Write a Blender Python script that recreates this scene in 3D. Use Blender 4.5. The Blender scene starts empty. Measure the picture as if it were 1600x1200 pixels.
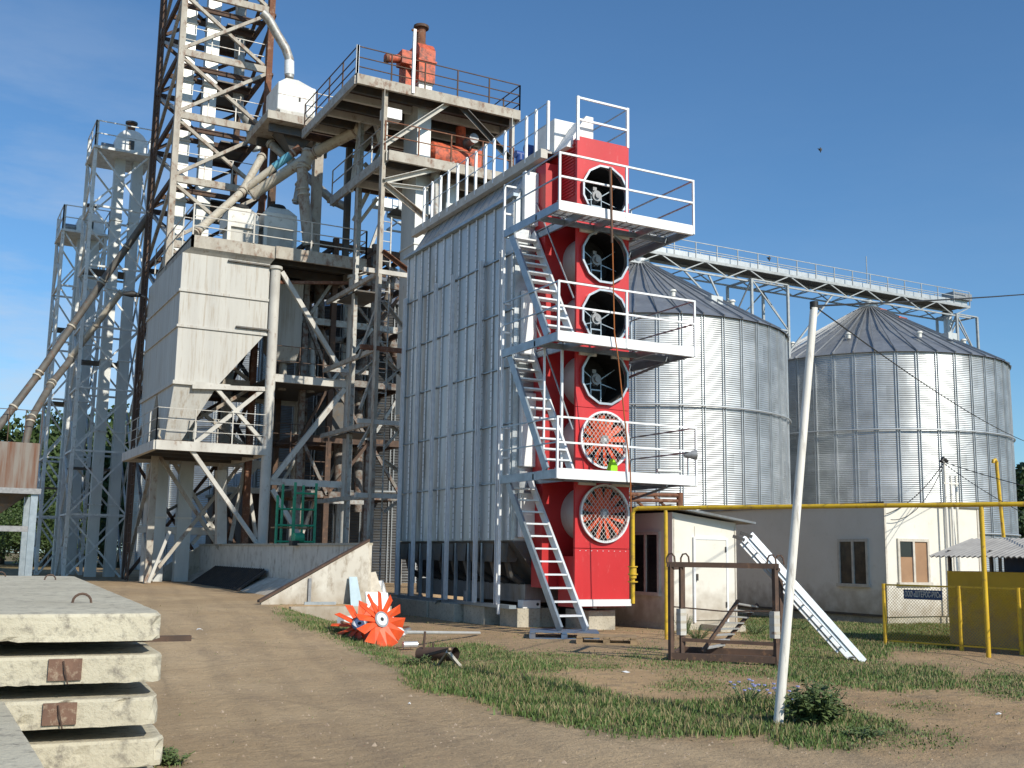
import bpy, math, random
import numpy as np
from mathutils import Vector
random.seed(7); rng = np.random.default_rng(11)
S = bpy.context.scene
R = math.radians
# ---------------------------------------------------------------- camera
FPX, PITCH, ROLL, YAW, CAMH = 1720.0, R(8.85), R(0.87), R(28.35), 1.6
fwd = Vector((math.sin(YAW)*math.cos(PITCH), math.cos(YAW)*math.cos(PITCH), math.sin(PITCH)))
rgt0 = Vector((math.cos(YAW), -math.sin(YAW), 0)); up0 = rgt0.cross(fwd)
rgt = math.cos(ROLL)*rgt0 + math.sin(ROLL)*up0
upv = -math.sin(ROLL)*rgt0 + math.cos(ROLL)*up0
CAM = Vector((0, 0, CAMH))
cd = bpy.data.cameras.new("camera"); cam = bpy.data.objects.new("camera", cd)
S.collection.objects.link(cam); S.camera = cam
cd.sensor_width = 36; cd.lens = 36*FPX/1600; cd.clip_start = 0.1; cd.clip_end = 3000
from mathutils import Matrix
cam.matrix_world = Matrix(((rgt.x, upv.x, -fwd.x, 0), (rgt.y, upv.y, -fwd.y, 0), (rgt.z, upv.z, -fwd.z, CAMH), (0, 0, 0, 1)))
# ---------------------------------------------------------------- world, sun, exposure
SUN_EL, SUN_AZ = R(34), R(166)          # azimuth clockwise from +Y
w = bpy.data.worlds.new("World"); S.world = w; w.use_nodes = True
nt = w.node_tree; nt.nodes.clear()
out = nt.nodes.new('ShaderNodeOutputWorld'); bg = nt.nodes.new('ShaderNodeBackground')
sky = nt.nodes.new('ShaderNodeTexSky'); sky.sky_type = 'NISHITA'; sky.sun_disc = False
sky.sun_elevation = SUN_EL; sky.sun_rotation = SUN_AZ; sky.air_density = 1.0; sky.dust_density = 0.3; sky.ozone_density = 2.2
tc = nt.nodes.new('ShaderNodeTexCoord')
mp = nt.nodes.new('ShaderNodeMapping'); mp.inputs['Scale'].default_value = (2.2, 2.2, 9)
mp.inputs['Rotation'].default_value = (0.25, 0.1, 0); mp.inputs['Location'].default_value = (3.1, 1.7, .4)
nz = nt.nodes.new('ShaderNodeTexNoise'); nz.inputs['Scale'].default_value = 1.7; nz.inputs['Detail'].default_value = 7; nz.inputs['Roughness'].default_value = .62
cr = nt.nodes.new('ShaderNodeValToRGB'); cr.color_ramp.elements[0].position = .4; cr.color_ramp.elements[1].position = .66
sep = nt.nodes.new('ShaderNodeSeparateXYZ')
mr = nt.nodes.new('ShaderNodeMapRange'); mr.inputs[1].default_value = .48; mr.inputs[2].default_value = .02; mr.inputs[3].default_value = 0.0; mr.inputs[4].default_value = .95
mm = nt.nodes.new('ShaderNodeMath'); mm.operation = 'MULTIPLY'
mix = nt.nodes.new('ShaderNodeMixRGB'); mix.inputs[2].default_value = (5.2, 5.8, 6.6, 1)
tint = nt.nodes.new('ShaderNodeMixRGB'); tint.blend_type = 'MULTIPLY'; tint.inputs[0].default_value = 1; tint.inputs[2].default_value = (.66, .97, 1.18, 1)
L = nt.links.new
L(tc.outputs['Generated'], mp.inputs[0]); L(mp.outputs[0], nz.inputs['Vector']); L(nz.outputs[0], cr.inputs[0])
L(tc.outputs['Generated'], sep.inputs[0]); L(sep.outputs['Z'], mr.inputs[0]); L(cr.outputs[0], mm.inputs[0]); L(mr.outputs[0], mm.inputs[1])
dif = nt.nodes.new('ShaderNodeMath'); dif.operation = 'SUBTRACT'; L(sep.outputs['Y'], dif.inputs[0]); L(sep.outputs['X'], dif.inputs[1])
mk = nt.nodes.new('ShaderNodeMapRange'); mk.inputs[1].default_value = .45; mk.inputs[2].default_value = .95; mk.inputs[3].default_value = .08; L(dif.outputs[0], mk.inputs[0])
m2_ = nt.nodes.new('ShaderNodeMath'); m2_.operation = 'MULTIPLY'; L(mm.outputs[0], m2_.inputs[0]); L(mk.outputs[0], m2_.inputs[1])
L(m2_.outputs[0], mix.inputs[0]); L(sky.outputs[0], tint.inputs[1]); L(tint.outputs[0], mix.inputs[1]); L(mix.outputs[0], bg.inputs[0]); L(bg.outputs[0], out.inputs[0])
bg.inputs[1].default_value = 0.115
sl = bpy.data.lights.new("sun", 'SUN'); sl.energy = 4.8; sl.angle = R(.5); sl.color = (1, .93, .8)
so = bpy.data.objects.new("sun", sl); S.collection.objects.link(so)
sdir = Vector((math.cos(SUN_EL)*math.sin(SUN_AZ), math.cos(SUN_EL)*math.cos(SUN_AZ), math.sin(SUN_EL)))
so.rotation_euler = sdir.to_track_quat('Z', 'Y').to_euler(); so.location = (0, 0, 60)
S.view_settings.view_transform = 'Standard'; S.view_settings.look = 'None'; S.view_settings.exposure = 0; S.view_settings.gamma = 1
S.render.engine = 'CYCLES'

# ---------------------------------------------------------------- helpers
def ray(x, y): return rgt*((x-800)/FPX) - upv*((y-600)/FPX) + fwd
def P(x, y, X=None, Y=None, Z=None, D=None):
    """world point seen at photo pixel (x, y) on the plane X=, Y= or Z= (or at depth D)"""
    d = ray(x, y)
    if X is not None: t = (X-CAM.x)/d.x
    elif Y is not None: t = (Y-CAM.y)/d.y
    elif Z is not None: t = (Z-CAM.z)/d.z
    else: t = D
    return CAM + d*t
def topx(X, Y, Z):
    X, Y, Z = np.asarray(X)-0.0, np.asarray(Y)-0.0, np.asarray(Z)-CAMH
    wv = X*fwd.x+Y*fwd.y+Z*fwd.z
    wv = np.where(wv < .1, .1, wv)
    return 800+FPX*(X*rgt.x+Y*rgt.y+Z*rgt.z)/wv, 600-FPX*(X*upv.x+Y*upv.y+Z*upv.z)/wv
COL = S.collection
def thing(name, label, cat, loc=(0, 0, 0), group=None):
    o = bpy.data.objects.new(name, None); COL.objects.link(o); o.location = loc; o.empty_display_size = .2
    o['label'] = label; o['category'] = cat
    if group: o['group'] = group
    return o
def tag(o, label, cat, group=None, kind=None):
    if label: o['label'] = label
    if cat: o['category'] = cat
    if group: o['group'] = group
    if kind: o['kind'] = kind
    return o
def rootloc(p):
    while p.parent: p = p.parent
    return Vector(p.location)
class MB:
    def __init__(s): s.v = []; s.f = []; s.sm = False
    def add(s, vs, fs):
        n = len(s.v); s.v += [tuple(v) for v in vs]; s.f += [tuple(i+n for i in f) for f in fs]; return s
    def box(s, x0, x1, y0, y1, z0, z1):
        return s.add([(x0,y0,z0),(x1,y0,z0),(x1,y1,z0),(x0,y1,z0),(x0,y0,z1),(x1,y0,z1),(x1,y1,z1),(x0,y1,z1)],
                     [(0,3,2,1),(4,5,6,7),(0,1,5,4),(1,2,6,5),(2,3,7,6),(3,0,4,7)])
    def bar(s, p, q, w, h=None, up=(0,0,1)):
        h = h or w; p = Vector(p); q = Vector(q); d = (q-p).normalized(); u = Vector(up)
        if abs(d.dot(u)) > .97: u = Vector((0,1,0)) if abs(d.y) < .9 else Vector((1,0,0))
        a = d.cross(u).normalized()*(w/2); b = a.cross(d).normalized()*(h/2)
        vs = [p-a-b, p+a-b, p+a+b, p-a+b, q-a-b, q+a-b, q+a+b, q-a+b]
        return s.add(vs, [(0,1,2,3),(7,6,5,4),(0,4,5,1),(1,5,6,2),(2,6,7,3),(3,7,4,0)])
    def lbar(s, p, q, w, t=.012, up=(0,0,1), flip=1):
        """angle steel: two thin legs"""
        p = Vector(p); q = Vector(q); d = (q-p).normalized(); u = Vector(up)
        if abs(d.dot(u)) > .97: u = Vector((0,1,0))
        a = d.cross(u).normalized()*flip; b = a.cross(d).normalized()
        s.bar(p+b*(t/2), q+b*(t/2), w, t, b)
        s.bar(p+a*(w/2-t/2)-b*(w/2), q+a*(w/2-t/2)-b*(w/2), t, w, b); return s
    def chan(s, p, q, h, w, t=.015, up=(0,0,1), side=1):
        """channel: web of height h with two flanges of width w"""
        p = Vector(p); q = Vector(q); d = (q-p).normalized(); u = Vector(up)
        if abs(d.dot(u)) > .97: u = Vector((0,1,0))
        a = d.cross(u).normalized()*side; b = u
        s.bar(p, q, t, h, u)
        for k in (-1, 1):
            o = a*(w/2)+b*(k*(h/2-t/2)); s.bar(p+o, q+o, w, t, u)
        return s
    def tube(s, pts, r, n=10, caps=True):
        pts = [Vector(p) for p in pts]; rs = r if isinstance(r, (list, tuple)) else [r]*len(pts)
        base = len(s.v); ref = Vector((0.01,0.02,1)); rings = []
        for i, p in enumerate(pts):
            d = (pts[min(i+1, len(pts)-1)]-pts[max(i-1, 0)]).normalized()
            if i == 0:
                rf = ref if abs(d.dot(ref.normalized())) < .9 else Vector((1,0.03,0))
                a = d.cross(rf).normalized()
            else:
                a = (a - d*a.dot(d)).normalized()
            b = d.cross(a)
            rings.append([p+(a*math.cos(2*math.pi*k/n)+b*math.sin(2*math.pi*k/n))*rs[i] for k in range(n)])
        vs = [v for g in rings for v in g]; fs = []
        for i in range(len(pts)-1):
            for k in range(n):
                fs.append((i*n+k, i*n+(k+1)%n, (i+1)*n+(k+1)%n, (i+1)*n+k))
        if caps: fs += [tuple(range(n-1, -1, -1)), tuple((len(pts)-1)*n+k for k in range(n))]
        s.add(vs, fs); s.sm = True; return s
    def prism(s, poly, off):
        """3-D polygon extruded by vector off"""
        poly = [Vector(p) for p in poly]; off = Vector(off); n = len(poly)
        vs = poly+[p+off for p in poly]
        return s.add(vs, [tuple(range(n-1,-1,-1)), tuple(range(n, 2*n))]+[(i, (i+1)%n, n+(i+1)%n, n+i) for i in range(n)])
    def frust(s, a, b):
        """loft between two 4-point rings"""
        return s.add(list(a)+list(b), [(3,2,1,0),(4,5,6,7)]+[(i,(i+1)%4,4+(i+1)%4,4+i) for i in range(4)])
    def rect(s, x0,x1,y0,y1,z): return [(x0,y0,z),(x1,y0,z),(x1,y1,z),(x0,y1,z)]
    def build(s, name, m, parent=None, origin=None, bevel=0, uv=None):
        o0 = rootloc(parent) if parent else Vector(origin or (0,0,0))
        me = bpy.data.meshes.new(name)
        me.from_pydata([tuple(Vector(v)-o0) for v in s.v], [], s.f); me.update()
        if m: me.materials.append(m)
        if s.sm:
            me.shade_smooth()
            try: me.set_sharp_from_angle(angle=R(40))
            except Exception: pass
        o = bpy.data.objects.new(name, me); COL.objects.link(o)
        if parent: o.parent = parent
        else: o.location = o0
        if bevel:
            b = o.modifiers.new('bevel', 'BEVEL'); b.width = bevel; b.segments = 2; b.limit_method = 'ANGLE'
        if uv: 
            l = me.uv_layers.new(name='UVMap')
            co = [uv(Vector(s.v[lp.vertex_index])) for lp in me.loops]
            l.data.foreach_set('uv', [c for t in co for c in t])
        return o
def copy_tree(o, parent=None):
    c = o.copy(); COL.objects.link(c)
    if parent: c.parent = parent
    for ch in list(o.children): copy_tree(ch, c)
    return c
def bars(root, name, m, lst, w, h=None):
    for p, q in lst: MB().bar(p, q, w, h).build(name, m, root)
def rail_mesh(path, h=1.1, spacing=1.2, levels=(1, .5), w=.04, rw=.03, ends=True, mb=None):
    mb = mb or MB()
    path = [Vector(p) for p in path]
    for p, q in zip(path[:-1], path[1:]):
        n = max(1, round((q-p).length/spacing))
        for k in range(n+1):
            a = p.lerp(q, k/n); mb.bar(a, a+Vector((0,0,h)), w, w)
        for l in levels:
            e = Vector((0,0,h*l)); mb.bar(p+e, q+e, rw, rw)
    return mb

# ---------------------------------------------------------------- materials
def mat(name, c, c2=None, rough=.6, metal=0, scale=3, stretch=(1,1,1), spot=None, spot_amt=.5, spot_scale=6, bump=0, bscale=30, detail=6, spec=.5, lo=.35, hi=.7, coord='Object'):
    m = bpy.data.materials.new(name); m.use_nodes = True; n = m.node_tree; bs = n.nodes['Principled BSDF']
    bs.inputs['Roughness'].default_value = rough; bs.inputs['Metallic'].default_value = metal
    bs.inputs['Specular IOR Level'].default_value = spec
    t = n.nodes.new('ShaderNodeTexCoord'); mpn = n.nodes.new('ShaderNodeMapping'); mpn.inputs['Scale'].default_value = stretch
    n.links.new(t.outputs[coord], mpn.inputs[0])
    col = None
    def noise(sc, det=detail, rg=.6, src=mpn):
        q = n.nodes.new('ShaderNodeTexNoise'); q.inputs['Scale'].default_value = sc; q.inputs['Detail'].default_value = det; q.inputs['Roughness'].default_value = rg
        n.links.new(src.outputs[0], q.inputs['Vector']); return q
    def ramp(src, a, b):
        q = n.nodes.new('ShaderNodeMapRange'); q.inputs[1].default_value = a; q.inputs[2].default_value = b
        n.links.new(src.outputs[0], q.inputs[0]); return q
    c4 = lambda c: (c[0], c[1], c[2], 1)
    c2 = c2 or tuple(x*.8 for x in c)
    mx = n.nodes.new('ShaderNodeMixRGB'); mx.inputs[1].default_value = c4(c); mx.inputs[2].default_value = c4(c2)
    n.links.new(ramp(noise(scale), lo, hi).outputs[0], mx.inputs[0]); col = mx
    if spot:
        m2 = n.nodes.new('ShaderNodeMixRGB'); m2.inputs[2].default_value = c4(spot)
        n.links.new(col.outputs[0], m2.inputs[1])
        n.links.new(ramp(noise(spot_scale, 8, .7), 1-spot_amt-.12+.0, 1-spot_amt+.06).outputs[0], m2.inputs[0]); col = m2
    n.links.new(col.outputs[0], bs.inputs['Base Color'])
    rr = n.nodes.new('ShaderNodeMapRange'); rr.inputs[3].default_value = max(0.05, rough-.1); rr.inputs[4].default_value = min(1, rough+.12)
    n.links.new(noise(scale*2.3).outputs[0], rr.inputs[0]); n.links.new(rr.outputs[0], bs.inputs['Roughness'])
    if bump:
        b = n.nodes.new('ShaderNodeBump'); b.inputs['Strength'].default_value = 1; b.inputs['Distance'].default_value = bump
        n.links.new(noise(bscale, 5).outputs[0], b.inputs['Height']); n.links.new(b.outputs[0], bs.inputs['Normal'])
    return m
RUST = (.16, .065, .03)
M = {}
M['galv'] = mat('galvanised steel', (.52,.55,.57), (.38,.41,.43), .38, .75, 5, (1,1,1), bump=.0006, bscale=40)
M['galvdull'] = mat('dull galvanised sheet', (.34,.35,.36), (.22,.22,.22), .42, .7, 1.2, (1,1,.25), spot=(.2,.17,.14), spot_amt=.42, spot_scale=1.6, bump=.002, bscale=2)
M['ladsteel'] = mat('bright galvanised steel', (.74,.76,.78), (.6,.62,.64), .45, .2, 6)
M['white'] = mat('white rail paint', (.8,.81,.82), (.68,.7,.71), .5, .1, 6)
M['bluesteel'] = mat('stair stringer steel', (.36,.42,.47), (.25,.3,.34), .4, .6, 4)
M['red'] = mat('red panel paint', (.6,.025,.03), (.47,.02,.022), .4, 0, .8, (1,1,.35), spot=(.58,.14,.13), spot_amt=.28, spot_scale=14, bump=.0008, bscale=5)
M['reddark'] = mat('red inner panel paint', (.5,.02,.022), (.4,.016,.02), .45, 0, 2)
M['orange'] = mat('orange blade paint', (.85,.11,.025), (.66,.075,.02), .5, 0, 5, spot=(.3,.12,.06), spot_amt=.34, spot_scale=9)
M['dryersheet'] = mat('dryer wall sheet', (.56,.58,.59), (.4,.41,.41), .4, .55, 1.1, (1,1,.22), spot=(.3,.27,.23), spot_amt=.36, spot_scale=1.6, bump=.003, bscale=1.6)
M['dark'] = mat('dark cavity steel', (.03,.031,.033), (.018,.018,.02), .6, .2, 3)  # near black, so the fan insides carry their shade in the colour
M['hopdark'] = mat('dark weathered steel', (.1,.1,.1), (.06,.058,.055), .55, .4, 3, spot=(.13,.1,.07), spot_amt=.4)
M['motor'] = mat('cast motor grey', (.32,.33,.34), (.2,.2,.21), .45, .3, 9)
M['bluemotor'] = mat('blue motor paint', (.03,.08,.3), None, .4, 0, 9)
M['oldwhite'] = mat('old whitewashed steel', (.58,.565,.52), (.44,.42,.38), .7, 0, 2.2, (1,1,.5), spot=(.22,.12,.07), spot_amt=.31, spot_scale=5)
M['oldrust'] = mat('flaking painted steel', (.46,.43,.37), (.33,.29,.24), .75, 0, 3, (1,1,.6), spot=RUST, spot_amt=.37, spot_scale=4)
M['rust'] = mat('rusty steel', (.2,.085,.045), (.12,.05,.03), .85, 0, 5, spot=(.3,.2,.14), spot_amt=.36, bump=.002)
M['rustbrown'] = mat('brown rusted steel', (.11,.065,.045), (.06,.04,.03), .8, 0, 5, spot=(.3,.16,.08), spot_amt=.3)
M['tank'] = mat('off white bin sheet', (.53,.52,.48), (.43,.42,.39), .62, 0, .7, (3,3,.18), spot=(.33,.27,.2), spot_amt=.37, spot_scale=3, bump=.01, bscale=.9)
M['machine'] = mat('cream machine paint', (.74,.73,.68), (.62,.6,.54), .5, 0, 2, spot=(.3,.26,.2), spot_amt=.3)
M['trunk'] = mat('pale elevator casing', (.6,.61,.59), (.48,.5,.49), .45, .25, 2, (1,1,.3), spot=(.35,.33,.3), spot_amt=.3)
M['lattice'] = mat('pale lattice steel', (.72,.73,.71), (.54,.55,.53), .55, .1, 4, spot=(.25,.18,.12), spot_amt=.32)
M['bridge'] = mat('bridge steel', (.42,.44,.44), (.3,.31,.31), .55, .4, 4)
M['spoutdark'] = mat('dark weathered spout', (.14,.135,.125), (.09,.085,.075), .7, .1, 4, spot=RUST, spot_amt=.35)
M['guard'] = mat('guard wire', (.62,.62,.6), None, .5, .3)
M['oldred'] = mat('faded red machine paint', (.62,.12,.05), (.46,.09,.045), .6, 0, 3, spot=(.15,.05,.035), spot_amt=.42)
M['pipe'] = mat('cream spout paint', (.5,.46,.38), (.4,.36,.29), .6, 0, 4, spot=RUST, spot_amt=.34)
M['pipegrey'] = mat('grey spout steel', (.42,.42,.4), (.3,.3,.28), .5, .3, 4, spot=(.2,.12,.08), spot_amt=.38)
M['concrete'] = mat('weathered concrete', (.5,.46,.37), (.37,.34,.27), .9, 0, 2.5, spot=(.2,.17,.13), spot_amt=.36, spot_scale=22, bump=.008, bscale=26)
M['slabtop'] = mat('slab concrete', (.56,.52,.4), (.44,.4,.3), .92, 0, 1.3, spot=(.19,.17,.14), spot_amt=.37, spot_scale=13, bump=.009, bscale=38)
M['pit'] = mat('whitewashed pit wall', (.62,.59,.52), (.5,.47,.41), .8, 0, 1.5, (1,1,.5), spot=(.3,.25,.19), spot_amt=.36, bump=.003, bscale=10)
M['wood'] = mat('weathered pallet wood', (.36,.25,.14), (.24,.17,.1), .85, 0, 6, bump=.003)
M['bluewood'] = mat('worn blue pallet wood', (.06,.13,.24), (.16,.16,.17), .8, 0, 6, bump=.003)
M['yellow'] = mat('yellow gas pipe paint', (.66,.43,.02), (.54,.34,.02), .5, 0, 3, spot=(.25,.13,.05), spot_amt=.36, spot_scale=9)
M['mustard'] = mat('mustard painted sheet', (.62,.38,.015), (.52,.31,.012), .55, 0, 2)
M['shed'] = mat('white sandwich panel', (.74,.71,.64), (.68,.65,.57), .5, 0, 1.2, spot=(.6,.57,.48), spot_amt=.3)
M['fibre'] = mat('grey fibre cement roofing', (.36,.35,.33), (.26,.25,.24), .9, 0, 3)
M['glass'] = mat('dark window glass', (.02,.022,.024), None, .06, 0, 3)
M['board'] = mat('brown boarded pane', (.34,.2,.11), (.26,.15,.08), .6, 0, 2)
M['frame'] = mat('worn window frame', (.6,.56,.48), (.45,.41,.35), .7, 0, 8)
M['polewhite'] = mat('white pole paint', (.78,.76,.7), (.66,.63,.56), .55, 0, 2.5, (3,3,.4), spot=(.35,.32,.28), spot_amt=.34)
M['alu'] = mat('aluminium', (.7,.71,.72), (.6,.61,.62), .35, .6, 6)
M['black'] = mat('black cable rubber', (.02,.02,.02), None, .6)
M['rope'] = mat('orange rope', (.4,.12,.02), (.22,.08,.03), .8)
M['green'] = mat('green scaffold paint', (.03,.34,.17), (.02,.24,.13), .5, 0, 8)
M['signblue'] = mat('dark blue sign sheet', (.015,.05,.13), None, .5)
M['cream'] = mat('sign letter cream', (.6,.6,.52), None, .6)
M['bluepipe'] = mat('blue spout band', (.12,.38,.5), (.1,.3,.4), .5)
M['bark'] = mat('tree bark', (.1,.07,.05), None, .9)
M['hatch'] = mat('dark pit grille', (.035,.03,.028), (.06,.045,.035), .8)
M['paperwhite'] = mat('white plastic sheet', (.85,.85,.83), None, .5)
def leafmat(name, a, b):
    m = mat(name, a, b, .6, 0, .9, lo=.3, hi=.7); bs = m.node_tree.nodes['Principled BSDF']
    bs.inputs['Transmission Weight'].default_value = 0
    bs.inputs['Subsurface Weight'].default_value = 0
    return m
def add_splash(m):
    n = m.node_tree; bs = n.nodes['Principled BSDF']; l0 = bs.inputs['Base Color'].links[0].from_socket
    g = n.nodes.new('ShaderNodeNewGeometry'); sp = n.nodes.new('ShaderNodeSeparateXYZ'); n.links.new(g.outputs['Position'], sp.inputs[0])
    nz_ = n.nodes.new('ShaderNodeTexNoise'); nz_.inputs['Scale'].default_value = 3.5; nz_.inputs['Detail'].default_value = 8; n.links.new(g.outputs['Position'], nz_.inputs['Vector'])
    ad = n.nodes.new('ShaderNodeMath'); ad.operation = 'MULTIPLY_ADD'; ad.inputs[1].default_value = -1.5; n.links.new(nz_.outputs[0], ad.inputs[0]); n.links.new(sp.outputs['Z'], ad.inputs[2])
    r = n.nodes.new('ShaderNodeMapRange'); r.inputs[1].default_value = -.55; r.inputs[2].default_value = .25; r.inputs[3].default_value = .75; r.inputs[4].default_value = 0; n.links.new(ad.outputs[0], r.inputs[0])
    mx = n.nodes.new('ShaderNodeMixRGB'); mx.inputs[2].default_value = (.3,.24,.17,1); n.links.new(r.outputs[0], mx.inputs[0]); n.links.new(l0, mx.inputs[1]); n.links.new(mx.outputs[0], bs.inputs['Base Color'])
for k_ in ('shed', 'mustard', 'pit'): add_splash(M[k_])
M['darkpane'] = mat('dark brown window pane', (.12,.085,.055), (.05,.04,.03), .2, 0, 4)  # darker brown than the boarded panes of the front window
M['plate'] = mat('rusted steel plate', (.19,.11,.075), (.12,.07,.05), .9, 0, 12, spot=(.36,.28,.2), spot_amt=.36, spot_scale=30, bump=.003)
M['leaf'] = leafmat('tree foliage', (.06,.1,.022), (.035,.065,.016))
M['leaf2'] = leafmat('dark foliage', (.045,.08,.025), (.025,.05,.015))
M['weed'] = leafmat('weed leaves', (.13,.18,.06), (.08,.12,.04))
M['grass'] = mat('grass blades', (.095,.165,.035), (.14,.18,.055), .65, 0, .8, lo=.42, hi=.72)
M['flower'] = mat('pale blue flower', (.4,.42,.75), None, .6)
def silo_mat(nm='corrugated silo steel', c1=(.52,.54,.55,1), c2=(.37,.39,.4,1), met=.78):
    m = bpy.data.materials.new(nm); m.use_nodes = True; n = m.node_tree; bs = n.nodes['Principled BSDF']
    bs.inputs['Metallic'].default_value = met; bs.inputs['Roughness'].default_value = .47
    uv = n.nodes.new('ShaderNodeUVMap'); sp = n.nodes.new('ShaderNodeSeparateXYZ'); n.links.new(uv.outputs[0], sp.inputs[0])
    br = n.nodes.new('ShaderNodeTexBrick'); br.inputs['Scale'].default_value = 1; br.inputs['Brick Width'].default_value = 1.142*2; br.inputs['Row Height'].default_value = .95
    br.inputs['Mortar Size'].default_value = .0; br.inputs['Color1'].default_value = c1; br.inputs['Color2'].default_value = c2; br.inputs['Bias'].default_value = -.1
    br.inputs['Mortar'].default_value = (.4,.42,.43,1)
    n.links.new(uv.outputs[0], br.inputs['Vector'])
    no = n.nodes.new('ShaderNodeTexNoise'); no.inputs['Scale'].default_value = .9; no.inputs['Detail'].default_value = 8
    n.links.new(uv.outputs[0], no.inputs['Vector'])
    mx = n.nodes.new('ShaderNodeMixRGB'); mx.blend_type = 'OVERLAY'; mx.inputs[0].default_value = .55
    n.links.new(br.outputs[0], mx.inputs[1]); n.links.new(no.outputs[0], mx.inputs[2]); n.links.new(mx.outputs[0], bs.inputs['Base Color'])
    mu = n.nodes.new('ShaderNodeMath'); mu.operation = 'MULTIPLY'; mu.inputs[1].default_value = 2*math.pi/.106
    n.links.new(sp.outputs['Y'], mu.inputs[0])
    si = n.nodes.new('ShaderNodeMath'); si.operation = 'SINE'; n.links.new(mu.outputs[0], si.inputs[0])
    b = n.nodes.new('ShaderNodeBump'); b.inputs['Distance'].default_value = .007; b.inputs['Strength'].default_value = 1
    n.links.new(si.outputs[0], b.inputs['Height']); n.links.new(b.outputs[0], bs.inputs['Normal'])
    return m
M['silo'] = silo_mat(); M['siloshaded'] = silo_mat('silo steel with painted shade', (.13,.135,.14,1), (.07,.072,.075,1), .5)  # second copy carries its silo's shade in the darker colour
M['siloroof'] = mat('silo roof steel', (.4,.415,.43), (.3,.31,.325), .5, .75, 1.5, spot=(.3,.28,.25), spot_amt=.3)
M['stiff'] = mat('silo stiffener steel', (.52,.55,.57), (.42,.45,.47), .5, .6, 3)
# ================================================================ GROUND
def sstep(a): a = np.clip(a, 0, 1); return a*a*(3-2*a)
def hnoise(x, y):
    return (np.sin(x*.9+1.3*np.sin(y*.7))*.5+np.sin(y*1.3+1.1*np.sin(x*1.7+2))*.3+np.sin(x*3.1+y*2.3)*.2)
XE_Y = [-10, 8.8, 10.4, 12.7, 14.3, 21.4, 24.85, 24.95, 30.5, 31.5, 60]; XE_X = [5.2, 5.86, 5.69, 5.4, 6.2, 7.7, 7.75, 10.1, 10.3, 30, 60]
def gh(x, y):
    x = np.asarray(x, float); y = np.asarray(y, float)
    xe = np.interp(y, XE_Y, XE_X)
    base = .4*sstep((y-14)/10.5)
    base = base + .08*sstep((y-30)/12)
    edge = np.where(y > 24.9, sstep((xe-x)/.12+.5), sstep((xe-x)/1.2+.5))
    far = np.clip((np.hypot(x, y)-120)/400, 0, 1)
    d = xe-x
    rut = np.exp(-((d-1.1-.1*np.sin(y*.4))/.12)**2)+np.exp(-((d-2.75-.1*np.sin(y*.4))/.12)**2)-.5*np.exp(-((d-1.35-.1*np.sin(y*.4))/.1)**2)
    base = base-.022*rut*(.6+.4*np.sin(y*1.1+x))*((y < 24) & (y > 5))
    return base*edge + .025*hnoise(x*.8, y*.8)*(1-sstep((y-20)/5)*edge*.7) - far*3
def inpoly(px, py, poly):
    r = np.zeros(px.shape, bool); j = len(poly)-1
    for i in range(len(poly)):
        xi, yi = poly[i]; xj, yj = poly[j]
        c = ((yi > py) != (yj > py)) & (px < (xj-xi)*(py-yi)/((yj-yi) or 1e-9)+xi)
        r ^= c; j = i
    return r
TRACK = [(-3000,2600),(-3000,880),(300,915),(430,943),(560,985),(640,1048),(622,1076),(800,1112),(960,1148),(1100,1160),(1220,1158),(1400,1190),(1600,1178),(2500,1160),(3000,2600)]
def axis(lo, hi, a, b, st, far):
    mid = list(np.arange(a, b+st/2, st)); r = []; x = b; s = st
    while x < hi: s *= 1.35; x += s; r.append(x)
    l = []; x = a; s = st
    while x > lo: s *= 1.35; x -= s; l.append(x)
    return np.array(l[::-1]+mid+r)
gx = axis(-900, 900, -3, 24, .12, 1); gy = axis(-60, 1100, 2.5, 32, .12, 1)
GX, GY = np.meshgrid(gx, gy); GZ = gh(GX, GY)
nx, ny = len(gx), len(gy)
co = np.stack([GX, GY, GZ], -1).reshape(-1, 3)
idx = np.arange(nx*ny).reshape(ny, nx)
fc = np.stack([idx[:-1,:-1], idx[:-1,1:], idx[1:,1:], idx[1:,:-1]], -1).reshape(-1, 4)
me = bpy.data.meshes.new('ground'); me.vertices.add(len(co)); me.vertices.foreach_set('co', co.ravel())
me.loops.add(len(fc)*4); me.loops.foreach_set('vertex_index', fc.ravel().astype(np.int32))
me.polygons.add(len(fc)); me.polygons.foreach_set('loop_start', np.arange(0, len(fc)*4, 4, dtype=np.int32))
me.update(calc_edges=True); me.shade_smooth()
ppx, ppy = topx(co[:,0], co[:,1], co[:,2]); front = (co[:,0]*fwd.x+co[:,1]*fwd.y) > 1
tr = np.zeros(len(co))
for k in range(7):
    j = rng.normal(0, 1, (2, len(co)))*np.array([[10],[4]])
    tr += inpoly(ppx+j[0]+8*hnoise(co[:,0]*4, co[:,1]*4), ppy+j[1]+5*hnoise(co[:,1]*5, co[:,0]*3), TRACK)
tr = np.where(front, tr/7, .6); tr = np.where(co[:,1] > 60, .0, tr)
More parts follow.
